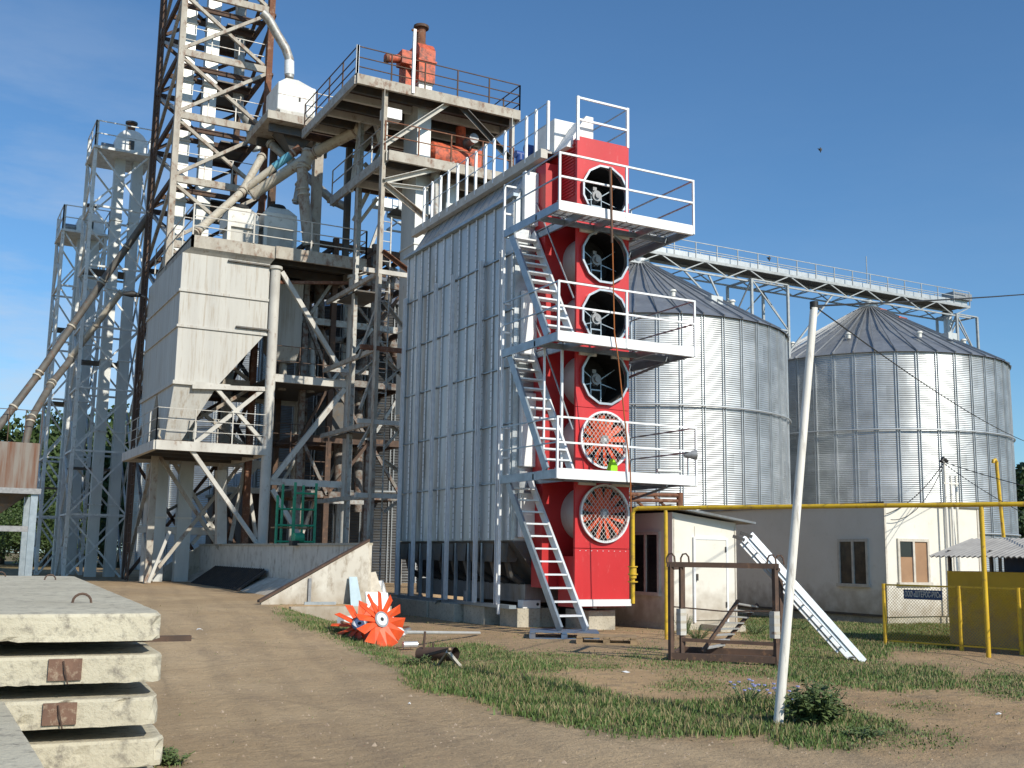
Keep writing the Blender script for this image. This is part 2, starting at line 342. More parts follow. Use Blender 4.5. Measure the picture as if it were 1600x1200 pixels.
GRASS = [ # (density, height, polygon on the photo that was measured for the patch)
 (1.0, .17, [(640,1045),(700,1035),(760,1046),(830,1060),(900,1074),(960,1090),(1040,1100),(1120,1098),(1225,1098),(1225,1145),(1100,1150),(960,1150),(880,1132),(790,1112),(740,1088),(640,1072)]),
 (.75, .12, [(430,955),(500,965),(560,985),(640,1038),(640,1052),(540,1003),(460,972)]),
 (.6, .12, [(680,1008),(760,1012),(830,1030),(900,1040),(860,1052),(740,1036),(660,1030)]),
 (.2, .09, [(1000,1012),(1045,1020),(1220,1035),(1230,1060),(1150,1056),(1040,1052),(960,1030)]),
 (.7, .12, [(1225,968),(1310,975),(1385,972),(1390,1000),(1380,1028),(1240,1010)]),
 (.8, .13, [(1225,1010),(1330,1035),(1470,1048),(1510,1072),(1400,1078),(1230,1062)]),
 (.7, .14, [(1390,972),(1485,972),(1492,1010),(1440,1016),(1390,1008)]),
 (.5, .1, [(1170,960),(1230,960),(1230,1000),(1170,1000)]),
 (.8, .13, [(1215,1105),(1330,1110),(1400,1130),(1420,1150),(1330,1172),(1215,1165)]),
 (.2, .07, [(1050,1060),(1210,1070),(1210,1090),(1000,1080)]),
 (.35, .08, [(1540,1050),(1620,1050),(1620,1095),(1500,1085)]),
 (.35, .07, [(820,1018),(990,1030),(960,1046),(850,1038)]),
 (.5, .1, [(243,1178),(275,1182),(300,1200),(240,1204)]),
 (.25, .06, [(1340,1145),(1480,1140),(1520,1165),(1360,1175)]),
 (.25, .06, [(1390,1100),(1460,1098),(1500,1112),(1400,1118)]),
 (.8, .3, [(-80,868),(92,872),(96,897),(-80,898)]),
 (.25, .1, [(60,898),(200,898),(190,915),(60,912)]),
]
gr = np.zeros(len(co))
for k in range(5):
    j = rng.normal(0, 1, (2, len(co)))*np.array([[14],[6]])
    g = np.zeros(len(co))
    for d, h, poly in GRASS: g = np.maximum(g, d*inpoly(ppx+j[0], ppy+j[1], poly))
    gr += g/5
gr = np.where(front, gr, 0); gr = np.maximum(gr, np.clip((np.hypot(co[:,0], co[:,1]-30)-30)/30, 0, 1)*.9)
for nm, a in (('track', tr), ('green', gr)):
    at = me.attributes.new(nm, 'FLOAT', 'POINT'); at.data.foreach_set('value', a.astype(np.float32))
def ground_mat():
    m = bpy.data.materials.new('dirt ground'); m.use_nodes = True; n = m.node_tree; bs = n.nodes['Principled BSDF']; bs.inputs['Roughness'].default_value = .95
    bs.inputs['Specular IOR Level'].default_value = .15
    t = n.nodes.new('ShaderNodeTexCoord')
    def noise(s, d=8, r=.6, st=(1,1,1)):
        mpn = n.nodes.new('ShaderNodeMapping'); mpn.inputs['Scale'].default_value = st; n.links.new(t.outputs['Object'], mpn.inputs[0])
        q = n.nodes.new('ShaderNodeTexNoise'); q.inputs['Scale'].default_value = s; q.inputs['Detail'].default_value = d; q.inputs['Roughness'].default_value = r; n.links.new(mpn.outputs[0], q.inputs['Vector']); return q.outputs[0]
    def rng_(o, a, b, c=0, d=1):
        q = n.nodes.new('ShaderNodeMapRange'); q.inputs[1].default_value = a; q.inputs[2].default_value = b; q.inputs[3].default_value = c; q.inputs[4].default_value = d; n.links.new(o, q.inputs[0]); return q.outputs[0]
    def mixc(f, a, b, bt='MIX'):
        q = n.nodes.new('ShaderNodeMixRGB'); q.blend_type = bt
        for i, v in ((0, f), (1, a), (2, b)):
            if isinstance(v, tuple): q.inputs[i].default_value = (*v, 1)
            elif isinstance(v, (int, float)): q.inputs[i].default_value = v
            else: n.links.new(v, q.inputs[i])
        return q.outputs[0]
    def attr(a): q = n.nodes.new('ShaderNodeAttribute'); q.attribute_name = a; return q.outputs['Fac']
    soil = mixc(rng_(noise(.55), .38, .62), (.49,.335,.185), (.37,.25,.14))
    soil = mixc(rng_(noise(3.2), .5, .66, 0, .6), soil, (.25,.19,.125))
    trk = mixc(rng_(noise(.45, 6), .35, .65), (.5,.37,.225), (.39,.28,.165))
    trk = mixc(rng_(noise(1.6, 9, .7, (1,.35,1)), .52, .72, 0, .6), trk, (.26,.195,.135))
    trk = mixc(rng_(noise(7, 6, .75), .62, .72, 0, .6), trk, (.44,.36,.27))
    wv = n.nodes.new('ShaderNodeTexWave'); wv.wave_type = 'BANDS'; wv.bands_direction = 'X'; wv.inputs['Scale'].default_value = .42; wv.inputs['Distortion'].default_value = 2.2; wv.inputs['Detail'].default_value = 3
    wm = n.nodes.new('ShaderNodeMapping'); wm.inputs['Rotation'].default_value = (0,0,R(10)); n.links.new(t.outputs['Object'], wm.inputs[0]); n.links.new(wm.outputs[0], wv.inputs['Vector'])
    trk = mixc(rng_(wv.outputs['Fac'], .62, .95, 0, .16), trk, (.2,.15,.1))
    vo = n.nodes.new('ShaderNodeTexVoronoi'); vo.feature = 'DISTANCE_TO_EDGE'; vo.inputs['Scale'].default_value = .33; 
    vm = n.nodes.new('ShaderNodeMixRGB'); vm.inputs[0].default_value = .12; n.links.new(t.outputs['Object'], vm.inputs[1]); nn = n.nodes.new('ShaderNodeTexNoise'); nn.inputs['Scale'].default_value = 1.3; n.links.new(t.outputs['Object'], nn.inputs[0]); n.links.new(nn.outputs['Color'], vm.inputs[2]); n.links.new(vm.outputs[0], vo.inputs['Vector'])
    trk = mixc(rng_(vo.outputs['Distance'], .0, .012, .22, 0), trk, (.14,.105,.07))
    c = mixc(attr('track'), soil, trk)
    gcol = mixc(rng_(noise(4), .35, .65), (.075,.09,.03), (.13,.12,.055))
    mul = n.nodes.new('ShaderNodeMath'); mul.operation = 'MULTIPLY'; n.links.new(attr('green'), mul.inputs[0]); n.links.new(rng_(noise(6), .25, .6, .45, 1), mul.inputs[1])
    c = mixc(mul.outputs[0], c, gcol)
    c = mixc(rng_(noise(40, 3), .62, .7, 0, .35), c, (.55,.48,.38))
    c = mixc(rng_(noise(.13, 3), .42, .62, 0, .3), c, (.24,.19,.14))
    c = mixc(rng_(noise(28, 4), .3, .4, .4, 0), c, (.1,.075,.05))
    n.links.new(c, bs.inputs['Base Color'])
    ad = n.nodes.new('ShaderNodeMath'); ad.operation = 'ADD'; n.links.new(rng_(noise(5, 10, .7), 0, 1, 0, 1.6), ad.inputs[0]); n.links.new(rng_(noise(45, 4), 0, 1, 0, .35), ad.inputs[1])
    b = n.nodes.new('ShaderNodeBump'); b.inputs['Distance'].default_value = .045; b.inputs['Strength'].default_value = .8; n.links.new(ad.outputs[0], b.inputs['Height']); n.links.new(b.outputs[0], bs.inputs['Normal'])
    return m
M['ground'] = ground_mat(); me.materials.append(M['ground'])
og = bpy.data.objects.new('ground', me); COL.objects.link(og); og['kind'] = 'structure'
def z0(x, y): return float(gh(x, y))

# grass: blades as one mesh
def blades(name, n_cand, hscale, wscale, dens_pow, m, everywhere=0.0, seed=3, label='', box=(1,24,6,28)):
    r = np.random.default_rng(seed)
    x = r.uniform(box[0], box[1], n_cand); y = r.uniform(box[2], box[3], n_cand)
    z = gh(x, y); px, py = topx(x, y, z)
    d = np.full(n_cand, everywhere); hh = np.full(n_cand, .05)
    jx = px+r.normal(0, 9, n_cand); jy = py+r.normal(0, 3.5, n_cand)
    for dn, h, poly in GRASS:
        i = inpoly(jx, jy, poly); d = np.where(i, np.maximum(d, dn), d); hh = np.where(i, h, hh)
    cl = .5+.5*np.sin(x*5.3+2*np.sin(y*4.1))*np.sin(y*6.1+1.7*np.sin(x*3.3))
    cl2 = .5+.5*np.sin(x*1.7+2.3*np.sin(y*1.1+1))*np.sin(y*2.1+1.3*np.sin(x*1.9))
    trk = inpoly(px, py, TRACK)
    d = d*(.25+.75*cl2)*(.35+.65*cl); d = np.where(trk & (hh < .06), d*.04, d)
    k = (r.uniform(0, 1, n_cand) < d) & (px > -60) & (px < 1660) & (py < 1230)
    x, y, z, hh = x[k], y[k], z[k], hh[k]; n = len(x)
    h = hh*hscale*r.uniform(.45, 1.25, n)*(.5+.8*cl2[k]); a = r.uniform(0, 2*np.pi, n); wd = wscale*r.uniform(.6, 1.4, n)
    lean = r.uniform(.1, .7, n)*h; b = r.uniform(0, 2*np.pi, n)
    p0 = np.stack([x-np.cos(a)*wd, y-np.sin(a)*wd, z-.01], -1); p1 = np.stack([x+np.cos(a)*wd, y+np.sin(a)*wd, z-.01], -1)
    mx_, my_ = x+np.cos(b)*lean*.35, y+np.sin(b)*lean*.35
    p2 = np.stack([mx_+np.cos(a)*wd*.8, my_+np.sin(a)*wd*.8, z+h*.6], -1); p3 = np.stack([mx_-np.cos(a)*wd*.8, my_-np.sin(a)*wd*.8, z+h*.6], -1)
    p4 = np.stack([x+np.cos(b)*lean, y+np.sin(b)*lean, z+h], -1)
    v = np.stack([p0, p1, p2, p3, p4], 1).reshape(-1, 3)
    base = np.arange(n)*5
    lv = np.stack([base, base+1, base+2, base+3, base+3, base+2, base+4], -1).ravel().astype(np.int32)
    me = bpy.data.meshes.new(name); me.vertices.add(len(v)); me.vertices.foreach_set('co', v.ravel()); me.loops.add(len(lv)); me.loops.foreach_set('vertex_index', lv)
    me.polygons.add(2*n); ls = np.stack([np.arange(n)*7, np.arange(n)*7+4], -1).ravel().astype(np.int32); me.polygons.foreach_set('loop_start', ls)
    me.update(calc_edges=True); me.materials.append(m)
    o = bpy.data.objects.new(name, me); COL.objects.link(o); tag(o, label, 'grass', kind='stuff'); return o
blades('grass', 2400000, .4, .0045, 1, M['grass'], .012, 3, 'green grass growing in patches across the dirt yard')
M['straw'] = mat('dry grass blades', (.3,.24,.12), (.2,.17,.08), .8, 0, 2)
blades('dry_grass', 420000, .6, .006, 1, M['straw'], .03, 9, 'thin dry grass scattered across the dirt yard')

blades('ground_weeds', 700000, .26, .011, 1, leafmat('low weed leaves', (.11,.17,.04), (.07,.12,.03)), .002, 21, 'low broad leaved weeds mixed into the grass patches')
# ================================================================ SILOS
def silo(name, cx, cy, rad, zb, ze, za, label, nst=44, ring=None, group='grain silos', far=False, vents=True, wm='silo'):
    t = thing(name, label, 'silo', (cx, cy, zb), group=group)
    N = nst*4; wall = MB(); wall.sm = True; vs = []; fs = []
    for k in range(N):
        a = 2*math.pi*k/N
        vs += [(cx+rad*math.cos(a), cy+rad*math.sin(a), zb), (cx+rad*math.cos(a), cy+rad*math.sin(a), ze)]
    for k in range(N):
        fs.append((2*k, 2*((k+1) % N), 2*((k+1) % N)+1, 2*k+1))
    wall.add(vs, fs)
    def uv(v):
        a = math.atan2(v.y-cy, v.x-cx); a = a if a >= -1e-6 else a+2*math.pi
        return (a*rad, v.z)
    wall.build('wall', M[wm], t, uv=uv)
    st = None
    for k in range(nst):
        a = 2*math.pi*(k+.5)/nst
        # only the half of the wall that faces the yard carries stiffeners in view
        if math.sin(a) > .35: continue
        d = Vector((math.cos(a), math.sin(a), 0)); tg = Vector((-d.y, d.x, 0)); c = Vector((cx, cy, 0))+d*(rad+.05)
        b = MB()
        for s_ in (-.07, .07): b.bar(c-d*.02+tg*s_+Vector((0,0,zb)), c-d*.02+tg*s_+Vector((0,0,ze-.02)), .035, .06, d)
        b.build('stiffener', M['stiff'], t)
    for zr in (ring or []):
        b = MB(); b.tube([(cx+(rad+.14)*math.cos(2*math.pi*k/96), cy+(rad+.14)*math.sin(2*math.pi*k/96), zr) for k in range(97)], .05, 6); b.build('wind_ring', M['stiff'], t)
    rf = MB(); vs = []; fs = []; rt = .55; zt = za-.25
    for k in range(nst*2):
        a = 2*math.pi*k/(nst*2)
        for rr, zz in ((rad+.16, ze-.03), (rad*.5, ze+(zt-ze)*.49), (rt, zt)): vs.append((cx+rr*math.cos(a), cy+rr*math.sin(a), zz))
    n2 = nst*2
    for k in range(n2):
        for j in range(2): fs.append((3*k+j, 3*((k+1)%n2)+j, 3*((k+1)%n2)+j+1, 3*k+j+1))
    rf.add(vs, fs); roof = rf.build('roof', M['siloroof'], t)
    rb = MB()
    for k in range(nst):
        a = 2*math.pi*(k+.5)/nst; d = Vector((math.cos(a), math.sin(a), 0)); c = Vector((cx, cy, 0))
        rb.bar(c+d*(rad+.17)+Vector((0,0,ze+.02)), c+d*rt+Vector((0,0,zt+.05)), .06, .09)
    rb.build('roof_rib', M['siloroof'], roof)
    MB().tube([(cx, cy, zt-.1), (cx, cy, zt+.25), (cx, cy, zt+.3), (cx, cy, za+.35)], [.6, .6, .25, .25], 16).build('roof_cap', M['stiff'], t)
    if vents:
        for k in range(nst//5):
            a = 2*math.pi*(k*5)/nst+.12
            if math.sin(a) > .3: continue
            rr = rad*.72; zz = ze+(zt-ze)*(1-(rr-rt)/(rad-rt)); c = Vector((cx+rr*math.cos(a), cy+rr*math.sin(a), zz))
            MB().tube([c, c+Vector((0,0,.25)), c+Vector((0,0,.26)), c+Vector((0,0,.36))], [.13,.13,.2,.15], 10).build('roof_vent', M['machine'], t)
    return t
R2 = 8.0
s2 = silo('grain_silo', 52.95, 50, R2, 0, 13.35, 17.85, 'rightmost round corrugated silo, whole cone roof in view behind the long white building', ring=[8.9, 3.2])
s1 = silo('grain_silo', 35.05, 50, R2, 0, 13.45, 18.25, 'round corrugated silo half hidden by the red fan tower', ring=[8.9, 3.2])
for s_, cx in ((s2, 52.95), (s1, 35.05)):   # hatch and red access marks on the roofs
    for (ph, rr, sz) in ((-1.35, .66, .55),):
        a = ph; d = Vector((math.cos(a), math.sin(a), 0)); z = 13.35+4.3*(1-rr); c = Vector((cx, 50, z))+d*R2*rr
        MB().bar(c, c+Vector((0,0,.42)), .75, .6).build('roof_hatch', M['trunk'], s_)
    for rr, ln in ((.3, .9), (.13, .7)):
        d = Vector((math.cos(-1.4), math.sin(-1.4), 0)); c = Vector((cx, 50, 13.4+4.4*(1-rr)+.15))+d*R2*rr; tg = Vector((-d.y, d.x, 0))
        MB().bar(c-tg*ln/2, c+tg*ln/2, .09).build('roof_step', M['oldred'], s_)
silo('grain_silo', 19.3, 46.5, 6.4, 0, 11.6, 14.6, 'corrugated silo painted dark as if in shade, behind the supports of the big white bin', vents=False, ring=[8.2, 4], nst=36, wm='siloshaded')
silo('grain_silo', 18.8, 68, 7.6, 0, 13.0, 17.0, 'far corrugated silo seen between the pale lattice towers and the rusty tower', nst=36, vents=False, ring=[8.5])

t = thing('machine_house', 'low dark sheet metal machine house in the shade behind the pit', 'shed', (16, 42, 0))
mx0, mx1 = P(428,800,Y=41.2).x, P(700,800,Y=41.2).x; mz = P(520,765,Y=41.2).z
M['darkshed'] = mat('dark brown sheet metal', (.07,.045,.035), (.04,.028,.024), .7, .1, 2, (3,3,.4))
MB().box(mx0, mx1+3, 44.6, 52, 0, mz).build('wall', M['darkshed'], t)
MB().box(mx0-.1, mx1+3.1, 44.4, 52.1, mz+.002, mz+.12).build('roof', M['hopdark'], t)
# ================================================================ CONVEYOR BRIDGE over the silos
t = thing('conveyor_bridge', 'long galvanised conveyor bridge with a railed walkway above both silo roofs', 'bridge', (42.5, 50, 0))
XA, XB, YB = 20.0, 61.6, 50.0
ZT, ZD, ZL = 19.5, 18.68, 17.88
for yy in (YB-.75, YB+.75):
    MB().bar((XA,yy,ZL), (XB,yy,ZL), .09).build('lower_chord', M['bridge'], t)
    MB().bar((XA,yy,ZD-.06), (XB,yy,ZD-.06), .12, .16).build('upper_chord', M['bridge'], t)
    n = 26
    for k in range(n):
        xa = XA+(XB-XA)*k/n; xb = XA+(XB-XA)*(k+1)/n
        p, q = ((xa, yy, ZL), (xb, yy, ZD-.08)) if k % 2 else ((xa, yy, ZD-.08), (xb, yy, ZL))
        MB().bar(p, q, .06).build('diagonal', M['bridge'], t)
for k in range(n+1):
    x = XA+(XB-XA)*k/n; MB().bar((x,YB-.75,ZL), (x,YB+.75,ZL), .06).build('cross_tie', M['bridge'], t)
MB().box(XA, XB, YB-.7, YB+.7, ZD-.005, ZD+.03).build('deck', M['hopdark'], t)
MB().box(XA-1, XB+.4, YB-.25, YB+.35, ZD+.04, ZD+.5).build('conveyor_casing', M['stiff'], t)
for yy in (YB-.78, YB+.78):
    rail_mesh([(XA,yy,ZD+.02),(XB,yy,ZD+.02)], .95, 1.55, (1,.55), .05, .04).build('railing', M['bridge'], t)
MB().bar((52.9,YB,ZD+.5),(52.9,YB,ZD+2.4),.04).build('lightning_rod', M['bridge'], t)
MB().box(XB-1.2, XB+.6, YB-.5, YB+.5, ZD+.5, ZD+.95).build('drive_box', M['motor'], t)
def strut_tower(x0, x1, y0, y1, zb, zt, label, nlev, m='bridge', wl=.14):
    tt = thing('support_tower', label, 'tower', ((x0+x1)/2, (y0+y1)/2, zb), group='bridge support towers')
    c = [(x0,y0),(x1,y0),(x1,y1),(x0,y1)]
    for a in c: MB().bar((*a,zb),(*a,zt),wl).build('leg', M[m], tt)
    for l in range(nlev):
        za_, zb_ = zb+(zt-zb)*l/nlev, zb+(zt-zb)*(l+1)/nlev
        for i in range(4):
            a, b = c[i], c[(i+1)%4]
            MB().bar((*a,zb_),(*b,zb_),.08).build('tie', M[m], tt)
            p, q = ((*a,za_),(*b,zb_)) if (l+i)%2 else ((*b,za_),(*a,zb_))
            MB().bar(p,q,.07).build('brace', M[m], tt)
    return tt
tt = strut_tower(42.4, 45.2, 49.0, 51.2, 9.5, 17.95, 'lattice support tower standing between the two silos under the bridge', 3)
for p, q in (((37.6,49.3,17.95),(42.4,49.3,14.2)), ((39.4,49.3,17.95),(42.4,49.3,12.8)), ((49.2,49.3,17.95),(45.2,49.3,13.6))):
    MB().bar(p,q,.09).build('knee_brace', M['bridge'], tt)
tt = strut_tower(60.2, 62.2, 49.2, 50.8, 9, 18.0, 'lattice support tower at the far right end of the bridge', 3)
tt = thing('silo_inlet_spout', 'grey chute dropping from the right end of the conveyor bridge', 'chute', (60,50,15))
MB().tube([(60.3,50,18.2),(60.3,50,16.6),(60.6,50,14.6)],.28,12).build('pipe', M['stiff'], tt)
MB().tube([(60.3,50,18.3),(60.3,50,18.0)],.36,12).build('flange', M['hopdark'], tt)

# ================================================================ SHED, LONG BUILDING, KIOSK
def window(root, plane, a0, a1, z0_, z1, pos, panes=2, m='frame', glass=('glass','glass'), out=-1, nm='window'):
    """framed window on plane 'X' (facing -X) or 'Y' (facing -Y); frame stands 4 cm proud"""
    def bx(mb, u0, u1, v0, v1, d0, d1):
        if plane == 'Y': mb.box(u0, u1, pos+d0, pos+d1, v0, v1)
        else: mb.box(pos+d0, pos+d1, u0, u1, v0, v1)
    fr = MB(); wd = .07
    bx(fr, a0, a1, z1-wd, z1, -.05, .02); bx(fr, a0-.04, a1+.04, z0_-.03, z0_+wd-.02, -.09, .02)
    for k in range(panes+1):
        c = a0+wd/2+(a1-a0-wd)*k/panes; bx(fr, c-wd/2, c+wd/2, z0_+wd-.02, z1-wd, -.05, .02)
    f = fr.build(nm, M[m], root)
    for k in range(panes):
        c0 = a0+wd+(a1-a0-wd)*k/panes; c1 = a0+(a1-a0-wd)*(k+1)/panes
        g = MB(); bx(g, c0, c1, z0_+wd-.02, z1-wd, -.012, .012); g.build('pane', M[glass[k]], f)
    return f
# small shed with sloping roof
t = thing('shed', 'small white panel shed with a closed door and a slanting roof, beside the red tower', 'shed', (16, 22, 0))
X0, X1, Y0, Y1 = 15.12, 16.95, 20.3, 24.6
zl, zr_ = P(1045,800,Y=Y0).z, P(1165,818,Y=Y0).z
MB().prism([(X0,Y0,0.12),(X1,Y0,0.12),(X1,Y0,zr_),(X0,Y0,zl)], (0,Y1-Y0,0)).build('wall', M['shed'], t)
MB().box(X0-.02, X1+.02, Y0-.02, Y1, -.05, .12).build('plinth', M['concrete'], t)
MB().prism([(X0-.25,Y0-.3,zl+.10),(X1+.35,Y0-.3,zr_-.02),(X1+.35,Y0-.3,zr_+.03),(X0-.25,Y0-.3,zl+.15)], (0,Y1-Y0+.6,0)).build('roof', M['galvdull'], t)
dx0, dx1, dz1 = P(1083,960,Y=Y0).x, P(1137,960,Y=Y0).x, P(1110,840,Y=Y0).z
door = MB().box(dx0+.05, dx1-.05, Y0-.035, Y0+.02, .22, dz1-.05).build('door', M['shed'], t)
MB().box(dx0, dx0+.05, Y0-.05, Y0, .17, dz1).box(dx1-.05, dx1, Y0-.05, Y0, .17, dz1).box(dx0+.05, dx1-.05, Y0-.05, Y0, dz1-.05, dz1).build('door_frame', M['white'], t)
MB().box(dx0+.07, dx0+.1, Y0-.085, Y0-.035, 1.1, 1.25).build('handle', M['hopdark'], door)
MB().box(dx1-.08, dx1-.05, Y0-.06, Y0-.035, 1.75, 1.87).box(dx1-.08, dx1-.05, Y0-.06, Y0-.035, .5, .62).build('hinge', M['hopdark'], door)
MB().box(X0+.02, X0+.05, Y0-.015, Y0-.001, .12, zl-.1).box(X1-.05, X1-.01, Y0-.02, Y0-.001, .12, zr_-.08).box((X0+X1)/2-.3, (X0+X1)/2-.285, Y0-.008, Y0-.001, dz1, zl-.3).build('panel_seam', M['frame'], t)
window(t, 'X', P(1032,900,X=X0).y, P(989,900,X=X0).y, P(1010,928,X=X0).z, P(1010,831,X=X0).z, X0)
MB().box(P(1160,985,Y=19.9).x-.9, P(1160,985,Y=19.9).x-.2, 19.55, 20.25, 0, .14).build('door_step', M['concrete'], t)

# long building
t = thing('site_building', 'long low white panel building with boarded windows below the right silo', 'building', (24, 26, 0))
BX, BY = 21.7, 20.22; BX1 = P(1531,860,Y=BY).x
zt = P(1381,788,Y=BY).z
MB().box(BX, BX1, BY, 34, .22, zt).build('wall', M['shed'], t)
MB().box(BX+.05, BX1-.05, BY+.05, 33.9, -.05, .22).build('plinth', M['concrete'], t)
MB().box(BX-.06, BX1+.06, BY-.06, 34.1, zt+.001, zt+.07).build('roof', M['galvdull'], t)
for xa, xb in ((BX-.02, BX+.04), (BX1-.06, BX1-.001)): MB().box(xa, xb, BY-.02, BY-.001, .22, zt-.02).build('corner_trim', M['frame'], t)
MB().box(BX-.02, BX-.002, BY+.05, 34, .2, .26).build('base_trim', M['hopdark'], t)
ya, yb = P(1358,880,X=BX).y, P(1311,880,X=BX).y
window(t, 'X', ya, yb, P(1335,915,X=BX).z, P(1335,842,X=BX).z, BX, glass=('darkpane','darkpane'))
xa, xb = P(1402,880,Y=BY).x, P(1451,880,Y=BY).x
wz0, wz1 = P(1425,913,Y=BY).z, P(1425,842,Y=BY).z
f = window(t, 'Y', xa, xb, wz0, wz1, BY, glass=('board','board'))
MB().box(xa+.08, (xa+xb)/2-.04, BY-.02, BY-.014, wz0+.6*(wz1-wz0), wz1-.08).build('pane', M['glass'], f)
# insulator pole and cables on its roof corner
t2 = thing('roof_mast', 'slim white electrical mast standing at the corner of the long white building', 'mast', (24, 20, 0))
mp_ = P(1475,722,Y=20.0)
for dx_, tp in ((0, .0), (.22, -.35), (.42,-.35)):
    MB().tube([(mp_.x+dx_,20.0,.0),(mp_.x+dx_,20.0,mp_.z+tp)],.035,8).build('pole', M['polewhite'], t2)
MB().bar((mp_.x-.06,20,mp_.z-.55),(mp_.x+.5,20,mp_.z-.55),.04).build('crossarm', M['polewhite'], t2)
MB().tube([(mp_.x-.1,20,mp_.z),(mp_.x-.02,20,mp_.z+.1),(mp_.x+.12,20,mp_.z+.02)],.05,8).build('insulator', M['black'], t2)
# kiosk (its shaded side faces the yard)
t = thing('kiosk', 'mustard yellow sheet metal kiosk with a corrugated grey roof at the right edge', 'kiosk', (18.6, 13.5, 0))
KX = 17.9; ky = P(1480,900,X=KX).y
kt = P(1480,892,X=KX).z; rl = P(1477,869,X=KX-.3).z
MB().box(KX, KX+1.6, 9.5, ky, .05, kt).build('wall', M['mustard'], t)
for yy in (ky-.05, ky-1.0, ky-2.0, ky-3.2):
    MB().bar((KX+.03,yy,kt),(KX+.03,yy,rl+.12),.05).build('post', M['hopdark'], t)
    MB().bar((KX+1.5,yy,kt),(KX+1.5,yy,rl+.3),.05).build('post', M['hopdark'], t)
MB().box(KX+.9, KX+1.05, ky-3.0, ky-.6, kt+.0, kt+.28).build('inner_box', M['signblue'], t)
rv = []; rfc = []; nn = 150
for k in range(nn+1):
    yy = 9.3+(ky+.15-9.3)*k/nn; d = .02*math.sin(k*2.1)
    rv += [(KX-.3, yy, rl+d), (KX+.95, yy, rl+.36+d), (KX+2.1, yy, rl+.05+d)]
for k in range(nn): rfc += [(3*k,3*k+1,3*k+4,3*k+3),(3*k+1,3*k+2,3*k+5,3*k+4)]
r_ = MB().add(rv, rfc).build('roof', M['fibre'], t); so_ = r_.modifiers.new('solid','SOLIDIFY'); so_.thickness = .015

# ================================================================ GAS PIPE
t = thing('gas_pipeline', 'yellow overhead gas pipe on thin posts crossing the yard from valve to right edge', 'pipeline', (13.2, 18.1, 0))
a = Vector((13.25, 18.0, 0)); b = Vector((16.3, 13.0, 0)); d = (b-a).normalized()
za = P(1035,794,X=a.x).z; zb_ = P(1540,788,X=b.x).z
def pp(s_): 
    L_ = (b-a).length; return a+d*s_+Vector((0,0,za+(zb_-za)*s_/L_))
e0 = -.72
pl = [pp(14), pp(e0+.12), pp(e0+.03)+Vector((0,0,-.03)), pp(e0)+Vector((0,0,-.12)), pp(e0)+Vector((0,0,-1.9))]
MB().tube([pp(14), pp(e0+.12)], .042, 12).build('main_pipe', M['yellow'], t)
MB().tube(pl[1:], .042, 12).build('drop_pipe', M['yellow'], t)
vz = pp(e0)+Vector((0,0,-1.3))
v_ = MB().tube([vz+Vector((0,0,.1)),vz+Vector((0,0,-.1))],.075,12)
v_.build('valve', M['yellow'], t)
for k in (.13, -.02, -.17): MB().tube([vz+Vector((0,0,k+.012)), vz+Vector((0,0,k-.012))], .1, 12).build('flange', M['yellow'], t)
for s_ in (0, (b-a).length):
    q = pp(s_); MB().tube([(q.x,q.y,-.1),(q.x,q.y,q.z-.04)],.04,10).build('post', M['yellow'], t)
t = tag(MB().tube([P(1553,720,Y=19)+Vector(v) for v in ((-.03,0,-.06),(-.02,0,.0),(.05,0,.03),(.1,0,-.03),(.1,0,-.2),(.22,0,-1.95))], .045, 10).build('vent_pipe', M['yellow'], origin=P(1553,720,Y=19)-Vector((0,0,3))),
    'thin yellow vent pipe with a hooked top rising behind the kiosk roof', 'pipe')
# ================================================================ CHAIN LINK FENCE + SIGN
t = thing('chain_link_fence', 'low yellow framed chain link fence in front of the kiosk', 'fence', (16.5, 15.3, 0))
fa = P(1384,1009,Z=0.0); fh = P(1384,912,X=fa.x).z; fd = (P(1493,1019,Z=0)-fa); fl = fd.length; fd.normalize()
FD = Vector((.26,-.966,0)).normalized()
posts = [0, fl*.98, 2.55, 3.9]
for s_ in posts:
    p = fa+FD*s_; MB().tube([(p.x,p.y,-.1),(p.x,p.y,fh)],.038,8).build('post', M['yellow'], t)
for zz in (fh-.02, .1): MB().bar(fa+FD*0+Vector((0,0,zz)), fa+FD*3.9+Vector((0,0,zz)), .03).build('rail', M['yellow'], t)
ms = MB(); st = .06; H_ = fh-.14
n_ = int(3.9/st)
for k in range(-int(H_/st), n_):
    for sg in (1, -1):
        # 45 degree wires clipped to the panel
        s0 = k*st if sg == 1 else k*st+H_; s1 = s0+sg*H_; zA, zB = .12, .12+H_
        if sg == 1:
            if s0 < 0: zA += -s0; s0 = 0
            if s1 > 3.9: zB -= s1-3.9; s1 = 3.9
        else:
            if s0 > 3.9: zA += s0-3.9; s0 = 3.9
            if s1 < 0: zB -= -s1; s1 = 0
        if zB <= zA: continue
        ms.bar(fa+FD*s0+Vector((0,0,zA)), fa+FD*s1+Vector((0,0,zB)), .0042)
ms.build('wire_mesh', M['yellow'], t)
sg = thing('sign', 'dark blue name sign with pale lettering hanging on the chain link fence', 'sign', fa)
sx0 = fa+FD*.42; sx1 = fa+FD*1.17; sz0, sz1 = P(1440,937,X=sx0.x).z, P(1440,922,X=sx0.x).z
off = Vector((-FD.y, FD.x, 0))*-.03
def sgn(o): return o
nrm = Vector((FD.y, -FD.x, 0)); 
if nrm.dot(-fwd) < 0: nrm = -nrm
MB().bar(sx0+nrm*.03+Vector((0,0,(sz0+sz1)/2)), sx1+nrm*.03+Vector((0,0,(sz0+sz1)/2)), .012, sz1-sz0).build('board', M['signblue'], sg)
tcv = bpy.data.curves.new('lettering', 'FONT'); tcv.body = 'ООО «ШТЕРОС-РУС»'; tcv.size = .1; tcv.extrude = .002; tcv.align_x = 'CENTER'; tcv.align_y = 'CENTER'
